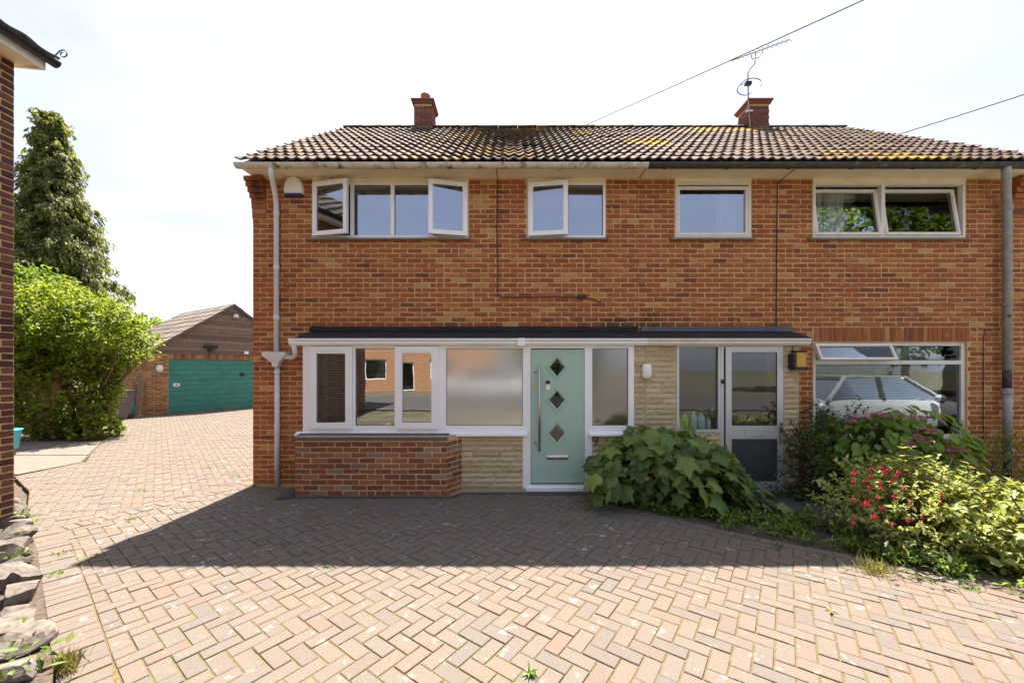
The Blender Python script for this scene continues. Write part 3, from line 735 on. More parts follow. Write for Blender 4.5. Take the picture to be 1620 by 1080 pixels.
# pale rock-faced blocks
def pale_wall(house, name, x0, x1, z0, z1, holes, label=None, ret=None):
    m = MB(); slab_with_holes(m, x0, x1, z0 - .1, z1, holes, YD + .012, YD + .11)
    o = m.build(name, 'pale_mortar', house)
    if label: o['label'] = label
    z = z0 + .004; k = 0
    while z + .07 < z1 + .02:
        h = min(.074, z1 - z); x = x0 - random.uniform(0, .3)
        row = [(q[0], q[1]) for q in holes if q[2] < z + h and q[3] > z]
        while x < x1:
            L = random.choice([.2, .3, .42, .5])
            for p, q in segs(max(x, x0), min(x + L, x1), row):
                if q - p < .04: continue
                nx = max(2, int((q - p) / .05)); v = []; f = []
                for i in range(nx + 1):
                    for j, zz in enumerate((z + .003, z + .02, z + h * .6, z + h - .006)):
                        edge = i in (0, nx) or j in (0, 3)
                        v.append((p + .003 + (q - p - .006) * i / nx, YD + .010 - (0 if edge else random.uniform(.005, .014)), zz))
                for i in range(nx):
                    for j in range(3): f.append((i * 4 + j, i * 4 + 4 + j, i * 4 + 5 + j, i * 4 + 1 + j))
                MB().add(v, f).build('stone_block', 'pale_stone', o)
            x += L
        z += .0765; k += 1
    return o
ZS = zD(687)
pale_wall(houseL, 'porch_wall', xb2 - .05, sD(833), .03, ZS, [], 'low wall of buff rock-faced stone beside the green door')
pale_wall(houseL, 'porch_wall', sD(934), XP - .001, .03, ZH, [(sD(930), sD(1003), ZS, ZH + .1)])
wr = (sD(1071), sD(1141), zD(683), ZH + .1); dr = (sD(1141), sD(1240), -.2, ZH + .1)
pale_wall(houseR, 'porch_wall', XP + .001, sD(1141), .03, ZH, [wr], 'buff rock-faced stone porch wall beside the aluminium door')
pale_wall(houseR, 'porch_pier', sD(1240), sD(1265), .03, ZH, [], 'narrow buff rock-faced stone pier right of the aluminium door')
MB().box(sD(1265) - .1, sD(1265), YD + .1105, YW - .001, -.1, ZH).build('porch_return', 'pale_mortar', houseR)
# white window run of the left porch
ZT = zD(545)
m = MB(); y0, y1 = YD - .0, YD + .07
m.box(sD(479), sD(1003), y0, y1, zD(551), ZT)                                   # head
for a, b in ((479, 499), (551, 562), (624, 634), (687, 706), (827, 839.5), (925, 937), (994, 1003)):
    lo = ZS if not (820 < a < 940) else .03
    m.box(sD(a), sD(b), y0, y1, lo, zD(551))
for a, b in ((499, 551), (562, 624), (634, 687), (706, 827), (937, 994)): m.box(sD(a), sD(b), y0, y1, ZS, zD(673))
m.box(sD(839.5), sD(925), y0, y1, .03, zD(766))                                   # threshold
run = m.build('window_run', 'upvc', houseL); run['label'] = 'white frame joining the bay lights, the door and its sidelight'
MB().box(sD(832), sD(934.5), YD - .03, YD - .0005, .0, .055).build('threshold', 'upvc', run)
MB().box(sD(479) - .0, sD(479) + .05, YD + .0705, YW - .001, zcap, ZT).build('side_jamb', 'upvc', run)
for a, b in ((470, 833.5), (931, 1003)):
    v = [(sD(x), y, z) for x in (a, b) for y, z in ((YD - .075, ZS - .012), (YD - .075, ZS + .012), (YD - .002, ZS + .045), (YD - .002, ZS - .012))]
    MB().add(v, [(0, 1, 2, 3), (4, 7, 6, 5), (0, 4, 5, 1), (1, 5, 6, 2), (0, 3, 7, 4)]).build('sill', 'upvc', run)
for a, b in ((491, 559), (626.5, 694)):
    sash(run, sD(a), sD(b), zD(677), zD(548), YD - .024, .096 if a < 600 else .092, 'glass_bay', None, vent=True, wb=.075)
pane(run, sD(562), sD(624), zD(673), zD(551), YD + .03, 'glass_bay'); pane(run, sD(706), sD(827), zD(673), zD(551), YD + .03, 'frosted'); pane(run, sD(937), sD(994), zD(673), zD(551), YD + .03, 'frosted_dark')
for x in (766, 972): MB().box(sD(x) - .2, sD(x) + .2, YD - .012, YD - .0005, zD(549.5), zD(547)).build('trickle_vent', 'upvc', run)
# green door
door = MB(); dx0, dx1, dz0, dz1 = sD(840) + .003, sD(924.5), zD(763.5), zD(552.5)
yd0, yd1 = YD + .012, YD + .055
cxd = sD(881.3); dia = [(cxd, zD(y), .137, .175) for y in (581, 633, 686)]
# leaf with three diamond holes, built as strips between the diamonds' rows
HW, HH = sD(895) - cxd, .147
vs_, fs_ = [], []
def q4(pts): o = len(vs_); vs_.extend([(x, yd0, z) for x, z in pts]); fs_.append(tuple(range(o, o + len(pts))))
zs = [dz0]
for c in sorted(dia, key=lambda d: d[1]): zs += [c[1] - HH, c[1] + HH]
zs.append(dz1)
for k in range(0, len(zs), 2):
    if zs[k + 1] > zs[k]: q4([(dx0, zs[k]), (dx1, zs[k]), (dx1, zs[k + 1]), (dx0, zs[k + 1])])
for c in dia:
    b, t, mz = c[1] - HH, c[1] + HH, c[1]
    q4([(dx0, b), (cxd, b), (cxd - HW, mz), (cxd, t), (dx0, t)]); q4([(cxd, b), (dx1, b), (dx1, t), (cxd, t), (cxd + HW, mz)])
m = MB().add(vs_, fs_)
for (xa, za), (xb, zb_) in (((dx0, dz0), (dx1, dz0)), ((dx1, dz0), (dx1, dz1)), ((dx1, dz1), (dx0, dz1)), ((dx0, dz1), (dx0, dz0))):
    m.add([(xa, yd0, za), (xb, yd0, zb_), (xb, yd1, zb_), (xa, yd1, za)], [(0, 3, 2, 1)])
dr_ = m.build('front_door', 'green_door', houseL); dr_['label'] = 'sage green front door with three diamond lights'
for c in dia:
    for r0, r1, ya, yb in ((1.30, 1.12, yd0 - .010, yd0 - .004), (1.12, .86, yd0 - .004, yd0 - .012)):
        pass
    ring = MB(); lv = [(1.34, -.0005), (1.30, -.012), (1.16, -.008), (1.08, -.016), (.86, .004)]
    v = []
    for s, yo in lv: v += [(cxd + HW * s * a, yd0 + yo, c[1] + HH * s * b) for a, b in ((0, -1), (1, 0), (0, 1), (-1, 0))]
    f = [(4 * i + k, 4 * i + (k + 1) % 4, 4 * i + 4 + (k + 1) % 4, 4 * i + 4 + k) for i in range(len(lv) - 1) for k in range(4)]
    ring.add(v, f).build('diamond_frame', 'green_door', dr_)
    MB().add([(cxd + HW * .95 * a, yd0 + .006, c[1] + HH * .95 * b) for a, b in ((0, -1), (1, 0), (0, 1), (-1, 0))], [(0, 1, 2, 3)]).build('diamond_pane', 'glass', dr_)
xh = sD(853); MB().tube([(xh, YD - .06, zD(712)), (xh, YD - .06, zD(578))], .016, 12).build('pull_handle', 'steel', dr_, True)
for y in (589, 700): MB().tube([(xh - .0, YD - .055, zD(y)), (xh - .065, yd0 - .002, zD(y))], .009, 8).build('handle_stem', 'steel', dr_, True)
MB().box(sD(842), sD(845.5), yd0 - .012, yd0 - .0005, zD(615), zD(607.5)).build('lock_cylinder', 'brass', dr_)
xl, xr_, zl, zh = sD(865.5), sD(898.5), zD(727), zD(719.5)
v = []
for i in range(9):
    t = math.pi * i / 8; v += [(x, yd0 - .001 - .016 * math.sin(t), (zl + zh) / 2 + (zh - zl) / 2 * math.cos(t)) for x in (xl, xr_)]
MB().add(v, [(2 * i, 2 * i + 1, 2 * i + 3, 2 * i + 2) for i in range(8)] + [tuple(range(0, 18, 2)), tuple(range(1, 18, 2))[::-1]]).build('letterbox', 'steel', dr_)
MB().box(dx0 + .005, dx1 - .005, yd0 - .02, yd0 - .0005, dz0 + .0, dz0 + .032).build('weather_bar', 'green_door', dr_)
bell = thing('doorbell', 'small white and black video doorbell on the green door', 'doorbell', (sD(866.5), yd0, zD(617)))
MB().box(sD(863.5), sD(870), yd0 - .018, yd0 - .0005, zD(616.5), zD(607.5)).build('body', 'alarm_white', bell)
MB().box(sD(863.5), sD(870), yd0 - .019, yd0 - .0005, zD(607.4), zD(602)).build('camera_panel', 'black_plastic', bell)
# aluminium door and window of the right porch
m = MB(); frame(m, wr[0] + .002, wr[1] - .004, wr[2], ZT, YD + .01, YD + .07, .035)
wn6 = m.build('porch_window', 'aluminium', houseR)
pane(wn6, sD(1075), sD(1135.5), zD(679), zD(549), YD + .035, 'glass')
m = MB(); frame(m, dr[0] + .0, dr[1], .02, ZT, YD + .012, YD + .075, .045); dfr = m.build('porch_door', 'aluminium', houseR); dfr['label'] = 'aluminium door with clear upper glass and dark reeded lower glass'
ax0, ax1 = sD(1148), sD(1238.5); az0, az1 = .055, zD(547.5)
m = MB(); frame(m, ax0, ax1, az0, az1, YD - .005, YD + .011, .0855); m.box(ax0 + .0855, ax1 - .0855, YD - .005, YD + .011, zD(694), zD(673)); m.build('door_leaf', 'aluminium', dfr)
pane(dfr, ax0 + .086, ax1 - .086, zD(672.8), az1 - .086, YD + .004, 'glass'); pane(dfr, ax0 + .086, ax1 - .086, az0 + .086, zD(694.2), YD + .004, 'reeded')
m = MB(); frame(m, sD(1178), sD(1209), zD(689.5), zD(679), YD - .014, YD - .0055, .014); m.box(sD(1178) + .0145, sD(1209) - .0145, YD - .010, YD - .0055, zD(689.5) + .0145, zD(679) - .0145); m.build('letterbox', 'aluminium', dfr)
m = MB(); m.box(sD(1232.5), sD(1238), YD - .013, YD - .0055, zD(686), zD(668)); m.tube([(sD(1235), YD - .045, zD(674)), (sD(1226), YD - .05, zD(674))], .008, 8); m.tube([(sD(1235), YD - .01, zD(674)), (sD(1235), YD - .05, zD(674))], .008, 8); m.build('lever_handle', 'steel', dfr)
MB().box(sD(1140), sD(1243), YD - .06, YD + .005, .0, .03).build('threshold', 'aluminium', dfr)
MB().box(sD(1141.5), sD(1146), YD - .004, YD + .0115, zD(607), zD(600)).build('bell_push', 'black_plastic', dfr)
# porch roof
def porch_roof(house, x0, x1, mat, lead):
    ya, za, yb, zb_ = YD - .09, 2.215, YW - .012, 2.335
    v = [(x, y, z) for x in (x0, x1) for y, z in ((ya, za), (yb, zb_), (yb, zb_ - .05), (ya, za - .05))]
    o = MB().add(v, [(0, 4, 5, 1), (3, 2, 6, 7), (0, 3, 7, 4), (0, 1, 2, 3), (4, 7, 6, 5), (1, 5, 6, 2)]).build('porch_roof', mat, house)
    MB().box(x0 + .02, x1 - .02, YW - .04, YW - .013, zb_ + .002, zb_ + .075).build('flashing', lead, o)
    MB().box(x0 + .04, x1 - .03, YD - .02, YD + .1, ZT + .001, 2.164).build('porch_fascia', 'upvc' if house is houseL else 'old_white', o)
    return o
prL = porch_roof(houseL, sD(472), XP - .001, 'black_felt', 'black_felt'); prR = porch_roof(houseR, XP + .001, sD(1278), 'black_felt', 'lead')
def box_gutter(house, x0, x1, mat):
    y0, z0, z1 = YD - .085, ZT - .012, ZT + .085
    prof = [(y0 + .085, z0), (y0 + .02, z0), (y0 - .005, z0 + .03), (y0 - .005, z0 + .06), (y0 - .02, z0 + .075), (y0 - .02, z1 - .002), (y0 - .008, z1 - .002), (y0 + .01, z0 + .03), (y0 + .085, z0 + .012)]
    n = len(prof); v = [(x, y, z) for x in (x0, x1) for y, z in prof]
    return MB().add(v, [(i, n + i, n + (i + 1) % n, (i + 1) % n) for i in range(n)] + [tuple(range(n)), tuple(range(n, 2 * n))[::-1]]).build('porch_gutter', mat, house)
g1 = box_gutter(houseL, sD(462), XP - .001, 'upvc'); g2 = box_gutter(houseR, XP + .001, sD(1276), 'old_white')
MB().box(sD(819), sD(830), YD - .112, YD - .0, ZT - .018, ZT + .088).build('joint_clip', 'upvc', g1)
# downpipes
xp = PX(437, 5.73); m = MB()
xg = PX(429, YG); m.tube([(xg, YG, 4.64), (xg, YG, 4.56), (xg - .02, YG + .06, 4.50), (xp + .02, 5.68, 4.36), (xp, 5.735, 4.24), (xp, 5.735, 2.0)], .036, 12)
dp = m.build('downpipe', 'white_plastic', houseL, True)
MB().tube([(xp + .012, 5.735, 1.87), (xp + .012, 5.735, .01)], .036, 12).build('lower_pipe', 'white_plastic', dp, True)
v = []
for z, w, d in ((2.02, .175, .075), (1.97, .175, .075), (1.86, .05, .04), (1.80, .042, .04)): v += [(xp + .012 + a * w, 5.715 + b * d, z) for a, b in ((-1, -1), (1, -1), (1, 1), (-1, 1))]
MB().add(v, [(4 * i + k, 4 * i + 4 + k, 4 * i + 4 + (k + 1) % 4, 4 * i + (k + 1) % 4) for i in range(3) for k in range(4)] + [(0, 1, 2, 3)]).build('hopper', 'white_plastic', dp)
m = MB(); m.tube([(sD(468), YD - .05, ZT - .01), (sD(468), YD - .03, ZT - .09), (sD(464), YD + .05, ZT - .145), (sD(456), YD + .14, ZT - .17), (sD(447), YD + .2, ZT - .19), (xp + .05, 5.71, 1.98)], .033, 10); m.build('porch_spout', 'white_plastic', dp, True)
for z in (4.12, 3.3, 2.55, 1.72, .9): MB().tube([(xp + (.012 if z < 1.9 else 0), 5.735, z - .03), (xp + (.012 if z < 1.9 else 0), 5.735, z + .03)], .042, 12).build('pipe_collar', 'white_plastic', dp)
xq = PX(1592, 5.70); m = MB(); xh_ = PX(1592, YG); m.tube([(xh_, YG, 4.64), (xh_, YG, 4.56), (xh_ + .24, 5.60, 4.38), (xq, 5.69, 4.2), (xq, 5.69, 1.75)], .05, 12); dq = m.build('downpipe', 'grey_pipe', houseR, True)
MB().tube([(xq, 5.69, 1.749), (xq, 5.69, 1.45)], .049, 12).build('black_section', 'black_gutter', dq, True)
MB().tube([(xq + .004, 5.69, 1.449), (xq + .004, 5.69, .72)], .047, 12).build('lower_pipe', 'grey_pipe', dq, True)
MB().tube([(xq, 5.69, .719), (xq, 5.69, .01)], .05, 12).build('black_foot', 'black_gutter', dq, True)
for z in (4.17, 1.44): MB().tube([(xq, 5.69, z - .04), (xq, 5.69, z + .04)], .06, 12).build('pipe_collar', 'grey_pipe', dq)
# cables on the walls
yc = YW - .014
m = MB(); m.tube([(sW(786), YG + .07, 4.69), (sW(788), yc, 4.62), (sW(786), yc, 3.9), (sW(788), yc, 3.2), (sW(787), yc, 2.9), (sW(793), yc, 2.86), (sW(915), yc, 2.865), (sW(935), yc, 2.84), (sW(950), yc, 2.78)], .007, 6); m.build('wall_cable', 'wire', houseL)
MB().box(sW(913), sW(927), YW - .04, YW - .009, 2.84, 2.89).build('cable_box', 'wire', houseL)
m = MB(); m.tube([(sW(1238), YG + .07, 4.69), (sW(1229), yc, 4.6), (sW(1228), yc, 3.6), (sW(1227), yc, 2.43)], .007, 6); m.build('wall_cable', 'wire', houseR)
m = MB(); m.tube([(sW(1580), yc, 2.38), (sW(1556), yc, 2.36), (sW(1554), yc, 2.2), (sW(1554), yc, .7)], .005, 6); m.build('wall_cable', 'wire', houseR)
# house numbers
def stroke(house, pts, r, name, mat='wire'): MB().tube(pts, r, 6).build(name, mat, house)
x9, z9 = sD(941), zD(697)
pts = [(x9 + .035 * math.sin(t), YD - .022, z9 + .03 + .032 * math.cos(t)) for t in np.linspace(R(100), R(460), 14)] + [(x9 + .03, YD - .022, z9 - .02), (x9 + .01, YD - .022, z9 - .05), (x9 - .02, YD - .022, z9 - .055)]
stroke(houseL, pts, .008, 'house_number')
# drain channel
drain = structure(sheet('drain_channel', [(-3.2, 5.6), (-3.06, 5.6), (-3.06, 5.225), (-.86, 5.225), (-.72, 5.4), (1.15, 5.4), (1.15, 5.31), (-.70, 5.31), (-.84, 5.135), (-3.2, 5.135)], 'drain_grey', .004))
for k in range(150):
    x = -.66 + k * .012
    if k % 1 == 0: pass
mb = MB()
for k in range(118): mb.box(-.66 + k * .0152, -.66 + k * .0152 + .008, 5.318, 5.392, zg(5.35) + .0045, zg(5.35) + .009)
for k in range(140): mb.box(-3.1 + k * .0152, -3.1 + k * .0152 + .008, 5.145, 5.218, zg(5.18) + .0045, zg(5.18) + .009)
mb.build('grating_bars', 'drain_grey', drain, kind='stuff')

# ------------------------------------------------------------------ fixtures on the walls
al = thing('alarm_box', 'white burglar alarm box with dark blue base beside the downpipe', 'alarm box', (sW(466), YW, zW(313)))
prof = [(-.14, 0), (.14, 0), (.145, .08), (.125, .17), (.085, .235), (.03, .265), (-.03, .265), (-.085, .235), (-.125, .17), (-.145, .08)]
xa, za = sW(467), zW(309); N = len(prof)
v = [(xa + x, YW - .009, za + z) for x, z in prof] + [(xa + x * .98, YW - .06, za + z * .98) for x, z in prof] + [(xa + x * .85, YW - .08, za + .01 + z * .88) for x, z in prof]
MB().add(v, [(k * N + i, k * N + (i + 1) % N, k * N + N + (i + 1) % N, k * N + N + i) for k in (0, 1) for i in range(N)] + [tuple(range(2 * N, 3 * N))]).build('cover', 'alarm_white', al)
MB().box(xa - .125, xa + .125, YW - .07, YW - .009, za - .035, za - .001).build('base', 'alarm_blue', al)
def bulkhead(px, py, w, h, label, group=None, Y=YD, M=None):
    t = thing('wall_lamp', label, 'lamp', (PX(px, Y), Y, PZ(py, Y)), group)
    v = []; n = 16
    for s, d in ((1, -.0), (1, .03), (.8, .055), (.45, .068)):
        for k in range(n):
            a = 2 * math.pi * k / n; c_, s_ = math.cos(a), math.sin(a)
            e = .6; v.append((PX(px, Y) + w * s * math.copysign(abs(c_) ** e, c_), Y - .016 - d, PZ(py, Y) + h * s * math.copysign(abs(s_) ** e, s_)))
    f = [(k * n + i, k * n + (i + 1) % n, k * n + n + (i + 1) % n, k * n + n + i) for k in range(3) for i in range(n)] + [tuple(range(3 * n, 4 * n))]
    MB().add(v, f).build('diffuser', 'alarm_white', t, True)
    MB().box(PX(px, Y) - w * .5, PX(px, Y) + w * .5, Y - .016, Y - .004, PZ(py, Y) - h * .6, PZ(py, Y) + h * .6).build('base', 'upvc', t)
    return t
bulkhead(1022, 587, .068, .112, 'oval white bulkhead lamp on the buff stone porch wall')
t = thing('wall_lantern', 'black and amber lantern on the pier beside the aluminium door', 'lamp', (sD(1256), YD, zD(585)))
MB().box(sD(1250), sD(1264.5), YD - .13, YD - .03, zD(580), zD(558)).build('amber_glass', 'amber', t)
m = MB(); m.box(sD(1247), sD(1266), YD - .14, YD - .02, zD(585), zD(580.2)); m.box(sD(1246), sD(1249.8), YD - .12, YD - .012, zD(583), zD(560)); m.box(sD(1249), sD(1265.5), YD - .135, YD - .03, zD(557.9), zD(555)); m.tube([(sD(1252), YD - .02, zD(556)), (sD(1252), YD - .02, zD(547))], .006, 6); m.build('cage', 'black_plastic', t)
t = thing('hanging_bracket', 'small black wrought iron hanging basket bracket beside the pier', 'bracket', (sW(1268), YW, zW(650)))
for k in range(3):
    m = MB(); m.tube([(sW(1267) + .02 * k, YW - .012, zW(634)), (sW(1273) + .025 * k, YW - .1, zW(636)), (sW(1272) + .02 * k, YW - .1, zW(645)), (sW(1267) + .01 * k, YW - .012, zW(652))], .006, 6); m.build('iron_bar', 'wire', t)
# bottles on the porch window sill
for px, h, r, mat, lab in ((1081, .17, .028, 'bottle_pale', 'slim white bottle at the left end of the porch window sill'), (1091, .20, .055, 'bottle_green', 'bright green bottle on the porch window sill'),
                           (1106, .24, .045, 'bottle_pale', 'tall pale blue bottle right of the green one on the sill'), (1118, .22, .055, 'bottle_pale', 'wide pale bottle second from the right on the porch sill'), (1130, .16, .035, 'bottle_pale', 'short pale bottle at the right end of the porch sill')):
    t = thing('bottle', lab, 'bottle', (sD(px), YD + .16, zD(680)), 'bottles on the porch window sill')
    MB().lathe([(r * .9, 0), (r, .01), (r, h * .68), (r * .85, h * .8), (r * .4, h * .88), (r * .4, h * .94)], (sD(px), YD + .16, zD(680)), 12).build('body', mat, t, True)
    MB().lathe([(r * .45, h * .94), (r * .45, h * 1.02)], (sD(px), YD + .16, zD(680)), 10).build('cap', 'upvc', t)
MB().box(sD(1072), sD(1140), YD + .075, YD + .25, zD(680) - .03, zD(680) - .001).build('inner_sill', 'upvc', houseR)
# blinds and curtains
def venetian(label, x0, x1, z0, z1, y, pitch, depth, tilt):
    t = thing('venetian_blind', label, 'blind', ((x0 + x1) / 2, y, z0), 'venetian blinds')
    m = MB(); z = z0
    while z < z1:
        dy, dz = depth / 2 * math.cos(tilt), depth / 2 * math.sin(tilt)
        m.add([(x0, y - dy, z - dz), (x1, y - dy, z - dz), (x1, y, z + .002), (x0, y, z + .002), (x1, y + dy, z + dz), (x0, y + dy, z + dz)], [(0, 1, 2, 3), (3, 2, 4, 5)]); z += pitch
    m.build('slats', 'blind_white', t, kind='stuff')
    MB().box(x0, x1, y - .02, y + .02, z1, z1 + .03).build('head_rail', 'blind_white', t)
    for f_ in (.15, .5, .85): MB().tube([(x0 + (x1 - x0) * f_, y - depth * .5, z0), (x0 + (x1 - x0) * f_, y - depth * .5, z1)], .003, 5).build('cord', 'blind_white', t)
venetian('closed cream venetian blind behind the wide lower right window', W5[0] + .05, W5[1] - .28, W5[2] + .05, W5[3] - .06, YW + .15, .043, .05, R(-52))
for a, b, lab in ((500, 551, 'open venetian blind behind the leftmost bay light'), (562, 624, 'open venetian blind behind the second bay light from the left'), (634, 687, 'open venetian blind behind the third bay light from the left')):
    venetian(lab, sD(a) + .02, sD(b) - .02, zD(670), zD(556), YD + .14, .030, .028, R(-28))
def curtain(label, x0, x1, z0, z1, y, folds):
    n = folds * 8; v = []
    for i in range(n + 1):
        x = x0 + (x1 - x0) * i / n; yy = y + .035 * math.sin(2 * math.pi * i / 8) + random.uniform(-.006, .006)
        v += [(x, yy, z0), (x + random.uniform(-.004, .004), yy * 1.0, z1)]
    o = MB().add(v, [(2 * i, 2 * i + 2, 2 * i + 3, 2 * i + 1) for i in range(n)]).build('curtain', 'curtain', None, True)
    return tag(o, label, 'curtain', 'pale curtains upstairs')
curtain('pale curtain in the left half of the open tilted upper window', W4[0] + .25, W4[0] + .72, W4[2], zt1 - .02, YW + .3, 6)
curtain('pale curtain in the right half of the open tilted upper window', sW(1397) + .1, sW(1397) + .65, W4[2], zt1 - .02, YW + .3, 7)
curtain('pale curtain at the right edge of the single-pane upper window', W3[1] - .38, W3[1] - .06, W3[2], zt1 - .02, YW + .28, 4)
for w, lab in (((xs_[1], xs_[3]), 'white roller blind high in the four-light upper window'), ((W2[0] + .05, W2[1] - .05), 'white roller blind high in the two-light upper window')):
    tag(MB().box(w[0], w[1], YW + .26, YW + .264, zt1 - .28, zt1 - .02).build('roller_blind', 'blind_white'), lab, 'blind', 'roller blinds upstairs')

# ------------------------------------------------------------------ aerial and wires
YA = 8.70
ae = thing('tv_aerial', 'television aerial on a mast strapped to the right chimney', 'aerial', (PX(1186, YA), YA, PZ(200, YA)))
P3 = lambda px, py, Y=YA: (PX(px, Y), Y, PZ(py, Y))
MB().tube([P3(1187, 204), P3(1184, 165), P3(1183, 117), P3(1186, 110), P3(1194, 101), P3(1195, 84)], .016, 8).build('mast', 'grey_pipe', ae, True)
MB().tube([P3(1157, 96), P3(1249, 63)], .013, 6).build('boom', 'grey_pipe', ae)
bd = (Vector(P3(1249, 63)) - Vector(P3(1157, 96)))
for k in range(13):
    p = Vector(P3(1157, 96)) + bd * (k / 12.2 + .01); q = Vector((-.02, .12, .05)) * 1.0
    m = MB(); m.tube([p - Vector((-.02, .07, .085)), p + Vector((-.02, .07, .085))], .008, 5); m.build('element', 'grey_pipe', ae)
MB().tube([P3(1188, 87), P3(1190, 94), P3(1200, 91), P3(1206, 84), P3(1207, 78)], .012, 6).build('cradle', 'grey_pipe', ae)
lp = [P3(1184 + 21 * math.cos(t) * (1 if math.cos(t) > 0 else .75), 137 - 12 * math.sin(t) - 5 * math.cos(t), YA + .12 * math.sin(2 * t)) for t in np.linspace(R(-20), R(150), 14)]
MB().tube(lp, .010, 6).build('radio_loop', 'wire', ae)
lp = [P3(1178 + 12 * math.cos(t), 142 + 9 * math.sin(t), YA + .1 * math.cos(t)) for t in np.linspace(R(-100), R(-330), 14)]
MB().tube(lp, .010, 6).build('radio_loop', 'wire', ae)
MB().box(P3(1179, 0)[0], P3(1188, 0)[0], YA - .04, YA + .04, PZ(135, YA), PZ(130, YA)).build('clamp', 'wire', ae)
MB().box(P3(1181, 0)[0], P3(1190, 0)[0], YA - .03, YA + .03, PZ(178, YA), PZ(175, YA)).build('chimney_strap', 'steel', ae)
def wire(a, b, e0, e1, sag, label):
    a, b = Vector(a), Vector(b); d = b - a; a2 = a - d * e0; b2 = b + d * e1
    pts = [a2 + (b2 - a2) * t - Vector((0, 0, sag * 4 * t * (1 - t))) for t in np.linspace(0, 1, 24)]
    return tag(MB().tube(pts, .011, 6).build('overhead_wire', 'wire'), label, 'wire', 'overhead wires')
wire(P3(910, 204, 9.5), P3(1360, -1, 7.0), .2, .8, .05, 'overhead wire rising from the ridge past the aerial to the top edge')
wire(P3(1415, 214, 9.4), P3(1622, 147, 8.0), .2, .8, .03, 'overhead wire climbing from the right end of the roof')

# ------------------------------------------------------------------ neighbouring house at the left edge
XN, YN = -5.41, 4.12; ZN = PZ(98, YN)
nb = thing('neighbour_house', 'dark brick house wall with black gutter cut by the left edge', 'house', (XN, YN, .2))
MN = Matrix.Translation((XN, YN, 0)) @ Matrix.Rotation(R(90), 4, 'Z')       # local x runs away from... local -x towards the camera
m = MB(); slab_with_holes(m, -7.0, 0, -.3, ZN, [], 0, .24, MN); nw = m.build('wall', 'mortar', nb)
random.seed(21)
bl = brick_list(-7.0, -.004, .0, ZN, [], headers=0.0)
bl = [(-q, -p, c, d) for p, q, c, d in brick_list(.004, 7.0, .0, ZN - .01, [], headers=0)]
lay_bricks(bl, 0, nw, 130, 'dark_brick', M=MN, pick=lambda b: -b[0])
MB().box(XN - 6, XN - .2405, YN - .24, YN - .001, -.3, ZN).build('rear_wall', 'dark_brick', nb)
MB().box(XN - .05, XN + .22, YN - 7, YN + .06, ZN + .0, ZN + .02).build('soffit', 'cream_paint', nb)
MB().box(XN + .221, XN + .245, YN - 7, YN + .06, ZN - .03, ZN + .13).build('fascia', 'upvc', nb)
v = [(x, YN + y, z) for y in (.062, .085) for x, z in ((XN - .1, ZN), (XN + .24, ZN - .03), (XN + .24, ZN + .13), (XN - .1, ZN + .34))]
MB().add(v, [(0, 1, 2, 3), (4, 7, 6, 5), (0, 4, 5, 1), (1, 5, 6, 2), (2, 6, 7, 3)]).build('bargeboard', 'cream_paint', nb)
m = MB(); gg = gutter(MB(), 0, 1, 0, 0, .06)
GXn, GZn = XN + .305, ZN + .09
gv = MB(); gutter(gv, -7.0, .13, 0, 0, .06); gv.v = [(GXn - y, YN + x, GZn + z) for x, y, z in gv.v]; gv.f = [f[::-1] for f in gv.f]
gn = gv.build('gutter', 'black_plastic', nb)
tn = (.62); Pn = math.atan(tn)
m = MB(); rx0, rz0 = XN + .29, ZN + .095
m.add([(rx0, YN - 7, rz0), (rx0, YN + .14, rz0), (rx0 - 4, YN + .14, rz0 + 4 * tn), (rx0 - 4, YN - 7, rz0 + 4 * tn), (rx0 - 8, YN + .14, rz0), (rx0 - 8, YN - 7, rz0)], [(0, 1, 2, 3), (3, 2, 4, 5)])
nr = m.build('roof', 'grey_tile', nb)
tm2 = tile_mesh(.30, .40, 'grey_tile', 1, .02)
gmb = MB()
for c in range(11):
    for k in range(22):
        s = c * .34 - .05
        p = (rx0 - s * math.cos(Pn), YN + .12 - (k + .5) * .305, rz0 + s * math.sin(Pn) + .01)
        link('roof_tile', tm2, nr, p, (Pn, 0, R(90)))
cp = [(GXn - .02, YN + .10, GZn + .02)] + [(GXn + .075 + .05 * (1 - i / 26) * math.cos(t) * 1.1, YN + .13, GZn + .10 + .05 * (1 - i / 26) * math.sin(t)) for i, t in enumerate(np.linspace(R(150), R(-260), 16))]
MB().tube(cp, .006, 6).build('wire_scroll', 'wire', nb)

# ------------------------------------------------------------------ garage
random.seed(5)
GA0 = Vector((-13.49, 14.0, 0)); gu = Vector((1.82, 3.0, 0)).normalized(); ang = math.atan2(gu.y, gu.x)
MG = Matrix.Translation(GA0) @ Matrix.Rotation(ang, 4, 'Z')                 # local x along the front, local -y outwards
gar = thing('garage', 'brick garage with green door and weatherboarded gable', 'garage', tuple(GA0))
GW, GD, GH = 5.6, 5.6, 2.30; dh = (.62, 4.98, 0, 2.10)
m = MB(); slab_with_holes(m, 0, GW, -.1, GH, [dh], 0, .2, MG); m.box(0, .2, .2005, GD, -.1, GH, 0, MG); m.box(GW - .2, GW, .2005, GD, -.1, GH, 0, MG); m.box(.2005, GW - .2005, GD - .2, GD, -.1, GH, 0, MG)
gw = m.build('wall', 'mortar', gar)
lint = (dh[0], dh[1], dh[3], GH)
lay_bricks(brick_list(.003, GW - .003, .0, GH, [dh, lint]), 0, gw, 110, 'garage_brick', M=MG, pick=lambda b: b[0])
Ms2 = MG @ Matrix.Translation((0, GD, 0)) @ Matrix.Rotation(R(-90), 4, 'Z')
lay_bricks(brick_list(.003, GD - .003, .0, GH, []), 0, gw, 0, 'garage_brick', M=Ms2)
n = 56; w = (dh[1] - dh[0]) / n
